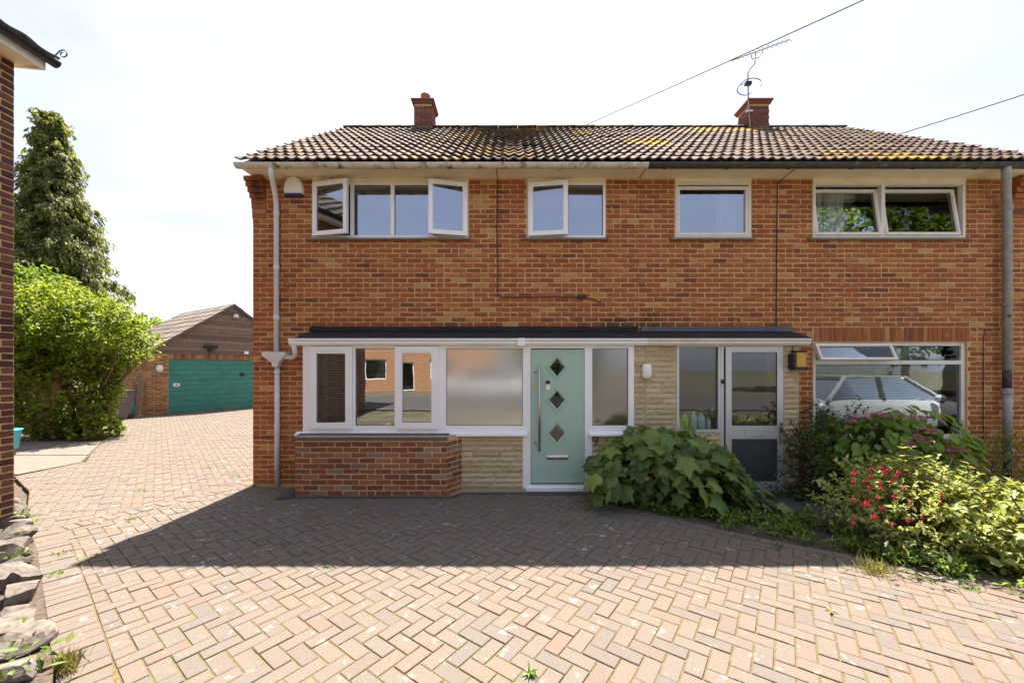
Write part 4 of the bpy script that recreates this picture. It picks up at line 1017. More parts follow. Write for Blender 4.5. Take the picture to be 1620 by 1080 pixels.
for k in range(n): MB().box(dh[0] + k * w + .005, dh[0] + (k + 1) * w - .005, -.008, -.0005, dh[3] + .004, GH - .01, 0, MG).build('soldier_brick', 'garage_brick', gw)
gd = MB().box(dh[0], dh[1], .06, .09, .01, dh[3], 0, MG).build('garage_door', 'garage_green', gar); gd['label'] = 'green up-and-over door of horizontal boards'
nb_ = 10; h = (dh[3] - .02) / nb_
for k in range(nb_): MB().box(dh[0] + .01, dh[1] - .01, .04, .0595, .015 + k * h + .006, .015 + (k + 1) * h - .006, 0, MG).build('door_board', 'garage_green', gd)
m = MB(); m.box(3.05, 3.25, .015, .0395, 1.42, 1.5, 0, MG); m.box(3.12, 3.16, .0, .0395, 1.36, 1.55, 0, MG); m.build('door_handle', 'black_plastic', gd)
v = [tuple(MG @ Vector((.88 + .115 * math.cos(t), .036, 1.10 + .07 * math.sin(t)))) for t in np.linspace(0, 2 * math.pi, 20)[:-1]]
MB().add(v, [tuple(range(19))]).build('oval_sticker', 'alarm_white', gd)
v = [tuple(MG @ Vector((.88 + a, .033, 1.10 + b))) for a, b in ((-.06, -.02), (-.01, -.03), (.05, -.02), (.06, .01), (.0, .03), (-.03, .0))]
MB().add(v, [tuple(range(6))]).build('sticker_print', 'red_glass', gd)
tg = 2.12 / (GW / 2); zpk = GH + 2.12
k = 0; z = GH - .01
while z < zpk - .05:
    zt_ = z + .17; a0 = max(0, (z - GH)) / tg; a1 = max(0, min(zt_, zpk) - GH) / tg
    pts = [(a0 - .02, z), (GW - a0 + .02, z), (GW - a1, min(zt_, zpk)), (a1, min(zt_, zpk))]
    v = [tuple(MG @ Vector((x, y + (-.03 if j < 2 else -.012), zz))) for y in (0, .02) for j, (x, zz) in enumerate(pts)]
    MB().add(v, [(0, 1, 2, 3), (4, 7, 6, 5), (0, 4, 5, 1), (1, 5, 6, 2), (2, 6, 7, 3), (3, 7, 4, 0)]).build('gable_board', 'weatherboard', gar); z += .155
pg = math.atan(tg); SLg = (GW / 2 + .25) / math.cos(pg)
m = MB(); e = .28; zb = GH - e * tg + .06
m.add([tuple(MG @ Vector(p)) for p in [(-e, -.12, zb), (GW / 2, -.12, zpk + .06), (GW + e, -.12, zb), (-e, GD + .1, zb), (GW / 2, GD + .1, zpk + .06), (GW + e, GD + .1, zb), (-e, -.12, zb - .07), (GW / 2, -.12, zpk - .01), (GW + e, -.12, zb - .07)]],
      [(0, 3, 4, 1), (1, 4, 5, 2), (0, 1, 7, 6), (1, 2, 8, 7)])
gr_ = m.build('roof', 'grey_tile', gar)
tg_mesh = None
nc = 9; gl_ = (GW / 2 + e) / nc
for side in (0, 1):
    for c in range(nc):
        a = -e + c * gl_ - .02; nk = 14
        for k in range(nk):
            y0_, y1_ = -.14 + k * (GD + .24) / nk, -.14 + (k + 1) * (GD + .24) / nk - .008
            x0_, x1_ = a, a + gl_ * 1.1
            f_ = lambda x: zb + (x + e) * tg
            X = (lambda x: x) if side == 0 else (lambda x: GW - x)
            dz = random.uniform(0, .006)
            v = [tuple(MG @ Vector((X(x), y, f_(x) + o + dz))) for x, o in ((x0_, .045), (x1_, .02), (x0_, .012)) for y in (y0_, y1_)]
            fs = [(0, 1, 3, 2), (0, 4, 5, 1), (0, 2, 4), (1, 5, 3)]
            MB().add(v, fs).build('roof_tile', 'grey_tile', gr_)
def on_g(x, z, o=0): return MG @ Vector((x, -o, z))
p = on_g(.36, 1.74)
t = thing('wall_lamp', 'oval white lamp on the brick pier of the garage', 'lamp', tuple(p))
n = 14; v = [tuple(MG @ Vector((.36 + .11 * s * math.cos(2 * math.pi * k / n), -.008 - d, 1.74 + .14 * s * math.sin(2 * math.pi * k / n)))) for s, d in ((1, 0), (1, .03), (.6, .07)) for k in range(n)]
MB().add(v, [(r * n + i, r * n + (i + 1) % n, r * n + n + (i + 1) % n, r * n + n + i) for r in (0, 1) for i in range(n)] + [tuple(range(2 * n, 3 * n))]).build('diffuser', 'alarm_white', t, True)
t = thing('flood_light', 'black floodlight on the weatherboards above the green garage door', 'lamp', tuple(on_g(1.95, 2.5)))
MB().box(1.72, 2.16, -.2, -.05, 2.56, 2.68, 0, MG).build('head', 'black_plastic', t); MB().box(1.88, 2.0, -.1, -.02, 2.38, 2.55, 0, MG).build('arm', 'black_plastic', t)
t = thing('gable_sensor', 'round grey vent cap near the top of the garage gable', 'vent', tuple(on_g(2.9, 3.98)))
MB().lathe([(.10, 0), (.11, .06), (.08, .14), (.03, .16)], tuple(on_g(2.85, 3.92, .1)), 12).build('cap', 'white_plastic', t, True)
tag(MB().box(3.2, 3.36, -.06, -.022, 2.36, 2.48, 0, MG).build('sensor_box', 'upvc'), 'small white box on the boards right of the floodlight', 'box')
# clutter beside the garage
t = thing('wheelie_bin', 'dark brown wheelie bin between the bush and the garage', 'bin', (-13.35, 12.9, 0))
v = [(-13.42 + a * w, 12.9 + b * w, z) for z, w in ((0.06, .22), (.95, .29)) for a, b in ((-1, -1), (1, -1), (1, 1), (-1, 1))]
MB().add(v, [(0, 3, 2, 1), (4, 5, 6, 7)] + [(i, (i + 1) % 4, 4 + (i + 1) % 4, 4 + i) for i in range(4)]).build('body', 'bin_plastic', t)
MB().box(-13.73, -13.11, 12.58, 13.2, .951, 1.0).build('lid', 'bin_plastic', t)
for s in (-1, 1): MB().tube([(-13.42 + s * .2, 13.12, .09), (-13.42 + s * .26, 13.12, .09)], .09, 12).build('wheel', 'rubber', t)
t = thing('timber_plank', 'pale plank leaning on the garage side wall, nearest the corner', 'plank', (-13.55, 13.85, 0), 'planks leaning on the garage')
MB().box(-.06, .06, -.02, .02, 0, 1.35, 0, Matrix.Translation((-13.72, 13.85, 0)) @ Matrix.Rotation(R(7), 4, 'Y')).build('board', 'weatherboard', t)
t = thing('timber_plank', 'darker plank leaning on the garage, left of the pale one', 'plank', (-13.9, 13.9, 0), 'planks leaning on the garage')
MB().box(-.05, .05, -.02, .02, 0, 1.15, 0, Matrix.Translation((-13.95, 13.95, 0)) @ Matrix.Rotation(R(5), 4, 'Y')).build('board', 'weatherboard', t)
hp = [(PX(203, 13.4) + .13 * math.cos(a), 13.4 + .002 * k, .42 + .3 * math.sin(a)) for k, a in enumerate(np.linspace(0, 4 * math.pi, 40))]
tag(MB().tube(hp, .02, 6).build('garden_hose', 'teal_plastic'), 'coiled green hose hanging beside the dark bin', 'hose')

# ------------------------------------------------------------------ fence behind the bush
fn = thing('fence_panel', 'brown overlapping board fence panel left of the bush', 'fence', (-12.0, 9.55, 0))
for k in range(11):
    v = [(x, 9.5 + y, .12 + k * .148 + z) for x in (-15.6, -11.55) for y, z in ((-.02, 0), (.0, 0), (.0, .165), (-.006, .165))]
    MB().add(v, [(0, 1, 2, 3), (4, 7, 6, 5), (0, 4, 5, 1), (1, 5, 6, 2), (2, 6, 7, 3), (3, 7, 4, 0)]).build('board', 'fence_board', fn)
for x in (-12.62, -11.5, -14.5): MB().box(x - .05, x + .05, 9.505, 9.6, 0, 1.85).build('post', 'fence_board', fn)
t = thing('plastic_tub', 'blue plastic tub peeping past the dark brick corner', 'tub', (PX(20, 7.6), 7.6, 0))
MB().lathe([(.17, 0), (.22, .02), (.26, .38), (.28, .40), (.25, .40), (.2, .05)], (PX(2, 7.6), 7.6, .13), 18).build('body', 'blue_plastic', t, True)
MB().lathe([(.18, 0), (.18, .129)], (PX(2, 7.6), 7.6, 0), 12).build('base', 'bin_plastic', t)

# ------------------------------------------------------------------ vegetation
def leaves_mesh(name, mat, P, D, Nn, L, Wd, parent=None, fold=.25, var=None, droop=0, kind='stuff'):
    """P base points, D axis directions, Nn normals (arrays n x 3), L, Wd sizes: folded leaf of 4 triangles each."""
    n = len(P); D = D / np.linalg.norm(D, axis=1, keepdims=True)
    Sd = np.cross(D, Nn); Sd /= np.linalg.norm(Sd, axis=1, keepdims=True) + 1e-9; Nn = np.cross(Sd, D)
    L = np.broadcast_to(L, (n,))[:, None]; Wd = np.broadcast_to(Wd, (n,))[:, None]
    mid = P + D * L * .45; tip = P + D * L - Nn * L * droop
    a = mid + Sd * Wd * .5 + Nn * Wd * fold; b = mid - Sd * Wd * .5 + Nn * Wd * fold
    V = np.stack([P, a, mid, b, tip], 1).reshape(-1, 3)
    base = np.arange(n)[:, None] * 5
    T = np.concatenate([base + np.array([[0, 1, 2]]), base + np.array([[1, 4, 2]]), base + np.array([[0, 2, 3]]), base + np.array([[3, 2, 4]])], 1).reshape(-1, 3)
    me = bpy.data.meshes.new(name); me.vertices.add(len(V)); me.vertices.foreach_set('co', V.ravel()); me.loops.add(len(T) * 3); me.polygons.add(len(T))
    me.loops.foreach_set('vertex_index', T.ravel().astype(np.int32)); me.polygons.foreach_set('loop_start', (np.arange(len(T)) * 3).astype(np.int32))
    me.update(calc_edges=True); me.validate()
    vr = (var if var is not None else rng.random(n)) * .94 + .001
    at = me.attributes.new('var', 'FLOAT', 'FACE'); at.data.foreach_set('value', np.repeat(vr, 4).astype(np.float32))
    me.materials.append(MATS[mat]); return link(name, me, parent)
def unit(n):
    v = rng.normal(size=(n, 3)); return v / np.linalg.norm(v, axis=1, keepdims=True)
def blob_points(c, r, n, lumps=14, lump=.28, inner=.55, seed=0):
    """points through the shell of a lumpy ellipsoid; returns points and outward directions"""
    rs = np.random.default_rng(seed); lc = rs.normal(size=(lumps, 3)); lc /= np.linalg.norm(lc, axis=1, keepdims=True); la = rs.uniform(-.6, 1, lumps) * lump
    d = unit(n); k = 1 + (np.exp((d @ lc.T - 1) * 9) * la).sum(1)
    rad = k * (inner + (1 - inner) * rng.random(n) ** .5)
    return np.array(c) + d * np.array(r) * rad[:, None], d
def fix_random(o):   # no per-object random shift matters for stuff; kept for clarity
    return o
# --- bush: stems + clustered leaves on twigs
random.seed(11)
bc = (-10.95, 10.0, 2.25)
bush = thing('leafy_bush', 'tall bright green leafy bush in front of the garage', 'bush', (-11.0, 9.9, 0))
m = MB(); m.tube([(-10.5, 9.42, 0), (-10.6, 9.45, .22), (-10.8, 9.6, .6)], [.085, .07, .06], 10); m.build('trunk', 'cut_wood', bush, True)
m = MB()
for k in range(16):
    a = random.uniform(0, 6.28); r0 = random.uniform(0, .35); x, y = -11.35 + r0 * math.cos(a), 10.1 + r0 * math.sin(a); ex, ey = random.uniform(-1.3, 1.3), random.uniform(-.9, .9)
    m.tube([(x, y, 0), (x + ex * .3, y + ey * .3, 1.1), (x + ex * .7, y + ey * .8, 1.9), (x + ex * .8, y + ey, 2.7)], [.04, .03, .02, .008], 6)
m.build('stems', 'bark', bush)
def twiggy(c, r, ntw, per, tl, seed, lo=-9, inner=.5, lump=.3, up=.25):
    P, d = blob_points(c, r, ntw, 18, lump, inner, seed)
    keep = P[:, 2] > lo; P, d = P[keep], d[keep]; n = len(P)
    tw = d + unit(n) * .6 + np.array([0, 0, up]); tw /= np.linalg.norm(tw, axis=1, keepdims=True)
    t = rng.random((n, per)) * tl; Q = (P[:, None] + tw[:, None] * t[..., None]).reshape(-1, 3)
    D = (np.repeat(tw, per, 0) * .5 + unit(n * per)); D[:, 2] -= .15
    Nn = np.repeat(d, per, 0) * .4 + unit(n * per) * .5 + np.array([0, 0, .8])
    return Q, D, Nn, np.repeat(d, per, 0)
Q1 = twiggy((-11.85, 10.0, 2.5), (1.4, 1.1, .95), 2400, 7, .32, 3, .5, .5, .42)
Q2 = twiggy((-11.7, 9.95, 1.3), (1.0, .9, 1.25), 1800, 7, .22, 4, .12, .6, .15)
Q3 = twiggy((-11.85, 10.0, 2.6), (1.35, 1.0, .8), 560, 9, .55, 8, .5, .8, .4, .7)
Q = [np.concatenate(z) for z in zip(Q1, Q2, Q3)]
leaves_mesh('crown', 'leaf_bush', Q[0], Q[1], Q[2], rng.uniform(.07, .135, len(Q[0])), rng.uniform(.045, .075, len(Q[0])), bush)
# ivy at its foot
iv = thing('ivy_clump', 'low ivy clump at the foot of the bush beside the cut trunk', 'plant', (-10.4, 9.6, 0))
Qi = twiggy((-10.65, 9.65, .2), (.5, .45, .34), 220, 7, .15, 9, 0.0, .4)
leaves_mesh('foliage', 'leaf_bush', Qi[0], Qi[1], Qi[2], .09, .08, iv)
# --- conifer with drooping sprays
con = thing('conifer_tree', 'tall dark weeping conifer behind the bush', 'tree', (-26.0, 22, 0))
TX, TY, TH = PX(92, 22), 22.0, PZ(178, 22)
MB().tube([(TX, TY, 0), (TX + .1, TY, 6), (TX - .5, TY, TH - 2), (TX - .35, TY, TH)], [.4, .3, .1, .03], 8).build('trunk', 'bark', con, True)
Pl, Dl, Nl = [], [], []
mbr = MB()
for k in range(210):
    f = (k / 210) ** .85; z = 2.0 + f * (TH - 2.0); rmax = (3.6 * (1 - f) ** .95 + .16) * random.choice([.55, .8, 1.0, 1.0, 1.22])
    a = k * 2.39996 + random.uniform(-.4, .4); cx_ = TX - .45 * f; d = np.array([math.cos(a), math.sin(a), 0]); sd = np.array([-d[1], d[0], 0])
    n = max(5, int(rmax * 5)); rise = random.uniform(.5, .9); pts = []
    for i in range(n):
        t_ = (i + 1) / n; pts.append(np.array([cx_, TY, z]) + d * rmax * t_ + np.array([0, 0, rise * t_ * rmax * .6 - 1.15 * t_ * t_ * rmax * .55]))
    mbr.tube([(cx_, TY, z)] + [tuple(p) for p in pts[::3]] + [tuple(pts[-1])], .025, 4, 0, False)
    for i, p in enumerate(pts):
        t_ = i / n
        if t_ < .2: continue
        for q in range(6):                                  # a hanging curtain of sprays under each limb
            o = sd * rng.normal() * (.14 + .22 * t_) + np.array([0, 0, rng.normal() * .06]) + d * rng.normal() * .1; l = p + o; drop = random.uniform(.35, 1.0) * (.5 + .5 * t_) * (1 - .55 * f)
            hn = 9; sx_, sy_ = rng.normal() * .1, rng.normal() * .1
            for h in range(hn):
                hh = h / hn
                Pl.append(l + np.array([sx_ * hh + rng.normal() * .035, sy_ * hh + rng.normal() * .035, -drop * hh])); Dl.append(np.array([d[0] * .5 + rng.normal() * .45, d[1] * .5 + rng.normal() * .45, -.9])); Nl.append(d + np.array([0, 0, .6]) + rng.normal(size=3) * .4)
mbr.build('branches', 'bark', con)
Pl, Dl, Nl = map(np.array, (Pl, Dl, Nl))
leaves_mesh('crown', 'leaf_conifer', Pl, Dl, Nl, rng.uniform(.16, .30, len(Pl)), rng.uniform(.07, .12, len(Pl)), con)
# --- pale tree beyond
def round_tree(name, label, x, y, z, r, n, mat, seed, leaf=.2, group=None):
    t = thing(name, label, 'tree', (x, y, 0), group)
    MB().tube([(x, y, 0), (x + .1, y, z * .6), (x, y, z)], [.18, .14, .05], 8).build('trunk', 'bark', t, True)
    Qt = twiggy((x, y, z), r, n, 7, leaf * 2.5, seed, .3, .45, .4)
    leaves_mesh('crown', mat, Qt[0], Qt[1], Qt[2], rng.uniform(leaf * .7, leaf * 1.2, len(Qt[0])), rng.uniform(leaf * .4, leaf * .7, len(Qt[0])), t); return t
round_tree('broadleaf_tree', 'pale green tree top showing between the bush and the garage roof', PX(226, 24), 24, 2.6, (2.0, 1.6, 2.2), 900, 'leaf_bush', 31)
round_tree('broadleaf_tree', 'light green tree low behind the bush against the conifer', PX(60, 17), 17, 3.9, (1.4, 1.3, 2.0), 900, 'leaf_weed', 33)
# --- reflected surroundings behind the camera
round_tree('street_tree', 'round green tree across the road, seen reflected in the tilted upper window', 21.5, -9, 9.5, (5.0, 4.0, 6.0), 1800, 'leaf_weed', 35, .45)
round_tree('garden_tree', 'green tree across the road, seen reflected in the bay lights', 2.6, -11, 2.6, (2.4, 2.0, 2.4), 900, 'leaf_weed', 36, .25)

def lobed_leaf(seed, size, mat):
    r = random.Random(seed); outline = []
    tips = [(-155, .6), (-118, .72), (-92, .55), (-60, .95), (-33, .70), (-15, .86), (0, 1.10), (15, .86), (33, .70), (60, .95), (92, .55), (118, .72), (155, .6)]
    pts = [(0, 0)]
    for a, l in tips:
        l *= r.uniform(.9, 1.1); a = R(a + r.uniform(-5, 5)); pts.append((math.sin(a) * l * .62, .38 + math.cos(a) * l * .62))
    cup = r.uniform(.15, .4)
    Z = lambda x, y: (-.10 - cup * (y ** 2) * .55 - .35 * x * x + .12 * abs(x)) 
    v = [(0, .38, Z(0, .38) + .04)] + [(x, y, Z(x, y) + r.uniform(-.03, .03)) for x, y in pts]
    n = len(pts); v2 = []
    for i in range(n):
        x = (pts[i][0]) * .5; y = .38 + (pts[i][1] - .38) * .5; v2.append((x, y, Z(x, y) + .05))
    V = v + v2; f = []
    for i in range(n):
        j = (i + 1) % n; f += [(1 + i, 1 + j, 1 + n + j, 1 + n + i), (1 + n + i, 1 + n + j, 0)]
    V = [(x * size, y * size, z * size) for x, y, z in V]
    return MB().add(V, f).mesh('leaf', mat, True)
def oval_leaf(seed, size, mat, wid=.6):
    r = random.Random(seed); prof = [(0, 0), (.2, .7), (.45, 1), (.7, .8), (.9, .3), (1, 0)]; v = []; cup = r.uniform(.1, .4)
    for t, w in prof:
        z = -cup * t * t; v += [(-w * wid / 2, t, z + .08 * w), (0, t, z), (w * wid / 2, t, z + .08 * w)]
    f = []
    for i in range(len(prof) - 1):
        a = 3 * i; f += [(a, a + 1, a + 4, a + 3), (a + 1, a + 2, a + 5, a + 4)]
    return MB().add([(x * size, y * size, z * size) for x, y, z in v], f).mesh('leaf', mat, True)
def place_leaf(me, p, out, tilt, parent, sc=1.0, name='leaf'):
    """leaf axis (+Y) points along 'out' (horizontal angle) and tips downwards by tilt"""
    o = link(name, me, parent, p, (-tilt, random.uniform(-.35, .35), out - math.pi / 2)); o.scale = (sc, sc, sc); return o
# --- large-leaved shrub before the porch
random.seed(3)
sh = thing('large_leaved_shrub', 'dark green shrub with large lobed leaves spilling across the porch wall', 'shrub', (2.05, 4.95, 0))
lm = [lobed_leaf(s, .19, 'leaf_big') for s in range(7)]
def dome(x):     # height of the shrub's top by x
    pts = [(1.02, .50), (1.22, .62), (1.42, .92), (1.8, 1.02), (2.25, .95), (2.55, .80), (2.85, .55), (3.15, .32)]
    return float(np.interp(x, [p[0] for p in pts], [p[1] for p in pts]))
nl = 0; stems = MB()
while nl < 285:
    x = random.uniform(1.05, 3.12); f = random.random(); h = dome(x)
    if f < .5: y = random.uniform(4.55, 5.4); z = h - .02 - .3 * ((5.15 - y) / .6) ** 2 * (y < 5.15) - random.uniform(0, .06)
    else: z = random.uniform(.22 if x < 2.2 else .08, h); y = 4.52 + .12 * math.sin(x * 5) + .22 * max(0, z / h - .55) + random.uniform(-.03, .2)
    if x > 2.35: y -= .25 * (x - 2.35)
    if y < 4.95 and z < .28 and x < 2.0 and random.random() < .7: continue
    side = max(-1, min(1, (x - 2.0) / 1.0)); out = math.atan2(-1, side * 1.1) + random.uniform(-.7, .7)
    sc = random.choice([.5, .7, .85, 1.0, 1.15, 1.35]) * random.uniform(.9, 1.1)
    place_leaf(random.choice(lm), (x, y, z + zg(y)), out, random.uniform(.35, 1.15) if f > .5 else random.uniform(.15, .7), sh, sc)
    if nl % 2 == 0:
        bx, by = 2.05 + (x - 2.05) * .55 + random.uniform(-.1, .1), 5.0 + random.uniform(-.15, .15)
        stems.tube([(bx, by, zg(by)), ((bx + x) / 2, (by + y) / 2 + .06, z * .65 + zg(y)), (x, y, z + zg(y) - .01)], [.007, .006, .004], 5)
    nl += 1
stems.build('stems', 'leaf_dark', sh)
P, d = blob_points((2.05, 5.05, .45), (.95, .35, .45), 1500, seed=4); P = P[P[:, 2] > .05]; n = len(P)
leaves_mesh('inner_leaves', 'leaf_big', P, unit(n) + np.array([0, -.5, -.4]), unit(n) + np.array([0, -.6, .8]), rng.uniform(.1, .18, n), rng.uniform(.09, .15, n), sh)['kind'] = 'stuff'
MB().lathe([(.02, 0), (.045, .03), (.03, .06)], (1.62, 4.6, .42), 8).build('dry_flower_head', 'cut_wood', sh)
# --- hydrangea with pink lacecap flowers under the lower window
hy = thing('hydrangea', 'hydrangea with pink lacecap flowers under the lower right window', 'shrub', (5.0, 5.1, 0))
hm = [oval_leaf(s, .135, 'leaf_hydrangea', .58) for s in range(6)]
Pt, d = blob_points((4.98, 4.75, .68), (.76, .42, .58), 900, 12, .2, .85, 6); cnt = 0
for p, q in zip(Pt, d):
    if cnt >= 290 or q[1] > .35 or p[2] < .06: continue
    place_leaf(random.choice(hm), tuple(p), math.atan2(q[1] - .3, q[0]) + random.uniform(-.6, .6), random.uniform(.1, .9), hy, random.uniform(.7, 1.2)); cnt += 1
m = MB()
for k in range(26): a = random.uniform(0, 6.28); m.tube([(5.0 + .15 * math.cos(a), 5.1 + .1 * math.sin(a), 0), (5.0 + .6 * math.cos(a), 5.1 + .35 * math.sin(a), .9)], .006, 5)
m.build('stems', 'leaf_dark', hy)
Q = twiggy((5.02, 5.1, .55), (.7, .4, .5), 260, 6, .12, 7, .05, .3); leaves_mesh('inner_leaves', 'leaf_hydrangea', Q[0], Q[1], Q[2], .12, .08, hy)['kind'] = 'stuff'
def flower(x, y, z, r, parent, dens=14):
    m = MB(); 
    for i in range(dens):
        a = random.uniform(0, 6.28); rr = r * math.sqrt(random.random()); cx_, cy_, cz_ = x + rr * math.cos(a), y + rr * math.sin(a), z + r * .7 * (1 - (rr / r) ** 2) + .02 * random.random()
        s = .022; vv = random.random()
        for b in range(4):
            t = b * 1.57 + a; m.add([(cx_, cy_, cz_), (cx_ + s * math.cos(t - .5), cy_ + s * math.sin(t - .5), cz_ + .006), (cx_ + 1.4 * s * math.cos(t), cy_ + 1.4 * s * math.sin(t), cz_ + .002), (cx_ + s * math.cos(t + .5), cy_ + s * math.sin(t + .5), cz_ + .006)], [(0, 1, 2, 3)], vv)
    m.build('flower_head', 'petal_pink', parent)
for px, py in ((1352, 664), (1368, 662), (1384, 659), (1402, 661), (1420, 660), (1438, 663), (1455, 664), (1470, 666), (1482, 664), (1452, 695), (1465, 701), (1440, 706), (1461, 684), (1476, 686), (1512, 716), (1345, 671)):
    Y = 4.55 + random.uniform(-.15, .3) if py < 680 else 4.3
    flower(PX(px, Y), Y, PZ(py, Y), random.uniform(.04, .075), hy)
# --- dark small-leaved shrub in front of the brick beside the pier
ds = thing('small_leaved_shrub', 'dark small-leaved shrub between the aluminium door pier and the hydrangea', 'shrub', (4.35, 5.1, 0))
Q = twiggy((4.35, 5.15, .48), (.52, .35, .55), 520, 10, .2, 14, .02, .4, .35, .5); leaves_mesh('foliage', 'leaf_dark', Q[0], Q[1], Q[2], rng.uniform(.03, .06, len(Q[0])), .022, ds)
m = MB()
for k in range(14): a = random.uniform(0, 6.28); m.tube([(4.35, 5.15, 0), (4.35 + .4 * math.cos(a), 5.15 + .25 * math.sin(a), .8)], .005, 5)
m.build('stems', 'bark', ds)
# --- fuchsia with hanging red flowers
fu = thing('fuchsia', 'pale-leaved fuchsia bush with hanging red flowers at the paving edge', 'shrub', (3.95, 3.75, 0))
Q = twiggy((3.95, 3.72, .38), (.62, .48, .34), 560, 9, .22, 15, .05, .5, .35, .6); leaves_mesh('foliage', 'leaf_pale', Q[0], Q[1], Q[2], rng.uniform(.035, .07, len(Q[0])), rng.uniform(.02, .035, len(Q[0])), fu)
fx = MB()
Pt, Dt, Nt = [], [], []
for k in range(60):
    a = random.uniform(0, 6.28); r0 = random.uniform(.1, .55); x, y = 3.95 + r0 * math.cos(a), 3.7 + r0 * .75 * math.sin(a); h = .90 - .36 * (r0 / .55) ** 2 + random.uniform(-.08, .12)
    fx.tube([(3.95 + .1 * math.cos(a), 3.72, .1), ((3.95 + x) / 2, (3.72 + y) / 2, h * .6), (x, y, h + zg(y))], [.006, .005, .003], 5)
    for i in range(20):
        t = random.uniform(.45, 1.03); an = random.uniform(0, 6.28)
        Pt.append((3.95 + (x - 3.95) * t, 3.72 + (y - 3.72) * t, h * t + zg(y))); Dt.append((math.cos(an), math.sin(an), .35)); Nt.append((0, 0, 1))
fx.build('stems', 'bark', fu)
leaves_mesh('shoot_leaves', 'leaf_pale', np.array(Pt, float), np.array(Dt, float), np.array(Nt, float), rng.uniform(.04, .075, len(Pt)), rng.uniform(.022, .036, len(Pt)), fu, var=rng.uniform(.5, 1, len(Pt)))
for k in range(34):
    px, py = min(1490, max(1350, random.gauss(1390, 45))), random.uniform(735, 825)
    Y = 3.32 + random.uniform(-.06, .12); x, z = PX(px, Y), PZ(py, Y)
    m = MB(); m.lathe([(.002, 0), (.006, -.012), (.008, -.03), (.005, -.045), (.002, -.055)], (x, Y, z), 7)
    for b in range(4): t = b * 1.57; m.add([(x, Y, z - .012), (x + .014 * math.cos(t - .3), Y + .014 * math.sin(t - .3), z - .026), (x + .019 * math.cos(t), Y + .019 * math.sin(t), z - .02), (x + .014 * math.cos(t + .3), Y + .014 * math.sin(t + .3), z - .026)], [(0, 1, 2, 3)], .5)
    m.build('red_flower', 'petal_red', fu)
# --- pale broad shrub at the right edge
pe = thing('pale_leaved_shrub', 'broad pale sunlit shrub cut by the right edge', 'shrub', (4.7, 3.2, 0))
Q = twiggy((4.8, 3.3, .30), (.85, .62, .32), 800, 8, .2, 17, .04, .5, .35, .5); leaves_mesh('foliage', 'leaf_pale', Q[0], Q[1], Q[2], rng.uniform(.05, .10, len(Q[0])), rng.uniform(.03, .06, len(Q[0])), pe)
m = MB()
for k in range(22): a = random.uniform(0, 6.28); m.tube([(4.75, 3.25, .05), (4.75 + .4 * math.cos(a), 3.25 + .3 * math.sin(a), .4), (4.75 + .7 * math.cos(a), 3.25 + .5 * math.sin(a), .75)], .006, 5)
m.build('stems', 'bark', pe)
ylw = thing('box_bush', 'small yellow-green bush below the right downpipe', 'shrub', (6.55, 5.2, 0))
Q = twiggy((6.5, 5.2, .35), (.55, .35, .42), 420, 10, .2, 18, .02, .4, .35, .5); leaves_mesh('foliage', 'leaf_box', Q[0], Q[1], Q[2], rng.uniform(.025, .05, len(Q[0])), .022, ylw)
m = MB()
for k in range(12): a = random.uniform(0, 6.28); m.tube([(6.5, 5.2, 0), (6.5 + .35 * math.cos(a), 5.2 + .25 * math.sin(a), .6)], .005, 5)
m.build('stems', 'bark', ylw)
# --- weeds and ground cover (nobody could count it)
def tufts(centres, per, spread, h, mat, name, label, seed=0, flat=.8, ls=1.0):
    C = np.array(centres); n = len(C) * per; Pb = np.repeat(C, per, 0) + np.c_[rng.normal(size=(n, 2)) * spread, np.zeros(n)]
    Pb[:, 2] = np.array([zg(y) for y in Pb[:, 1]]) + rng.random(n) * h
    D = unit(n) * flat + np.array([0, 0, .55]); Nn = unit(n) * .5 + np.array([0, 0, 1])
    o = leaves_mesh(name, mat, Pb, D, Nn, rng.uniform(.03, .085, n) * ls, rng.uniform(.015, .04, n) * ls); o['kind'] = 'stuff'; o['label'] = label; o['category'] = 'plants'; return o
cs = []
el = [np.array(p) for p in EDGE[:7]]
for k in range(430):
    i = random.randrange(6); t = random.random(); p = el[i] * (1 - t) + el[i + 1] * t; dd = el[i + 1] - el[i]; nn = np.array([-dd[1], dd[0]]) / np.linalg.norm(dd)
    o = random.random() ** 1.4 * (.75 if i in (1, 2, 3) else .5); q = p + nn * (o + .06)
    if math.sin(q[0] * 9 + 3 * math.sin(q[1] * 7)) + math.sin(q[1] * 11 + q[0] * 4) < -.1: continue
    cs.append((q[0], q[1], 0))
tufts(cs, 26, .05, .09, 'leaf_weed', 'weeds', 'low green weeds spreading along the edge of the planting bed')
cs = [(random.uniform(3.3, 8.5), random.uniform(3.0, 5.6), 0) for k in range(260)]
tufts(cs, 22, .1, .2, 'leaf_dark', 'ground_cover', 'dark ground cover under the shrubs')
cs = [(random.uniform(1.2, 4.6), random.uniform(5.0, 5.42), 0) for k in range(70)]
tufts(cs, 16, .05, .1, 'leaf_dark', 'ground_cover', 'sparse dark weeds along the foot of the porch')
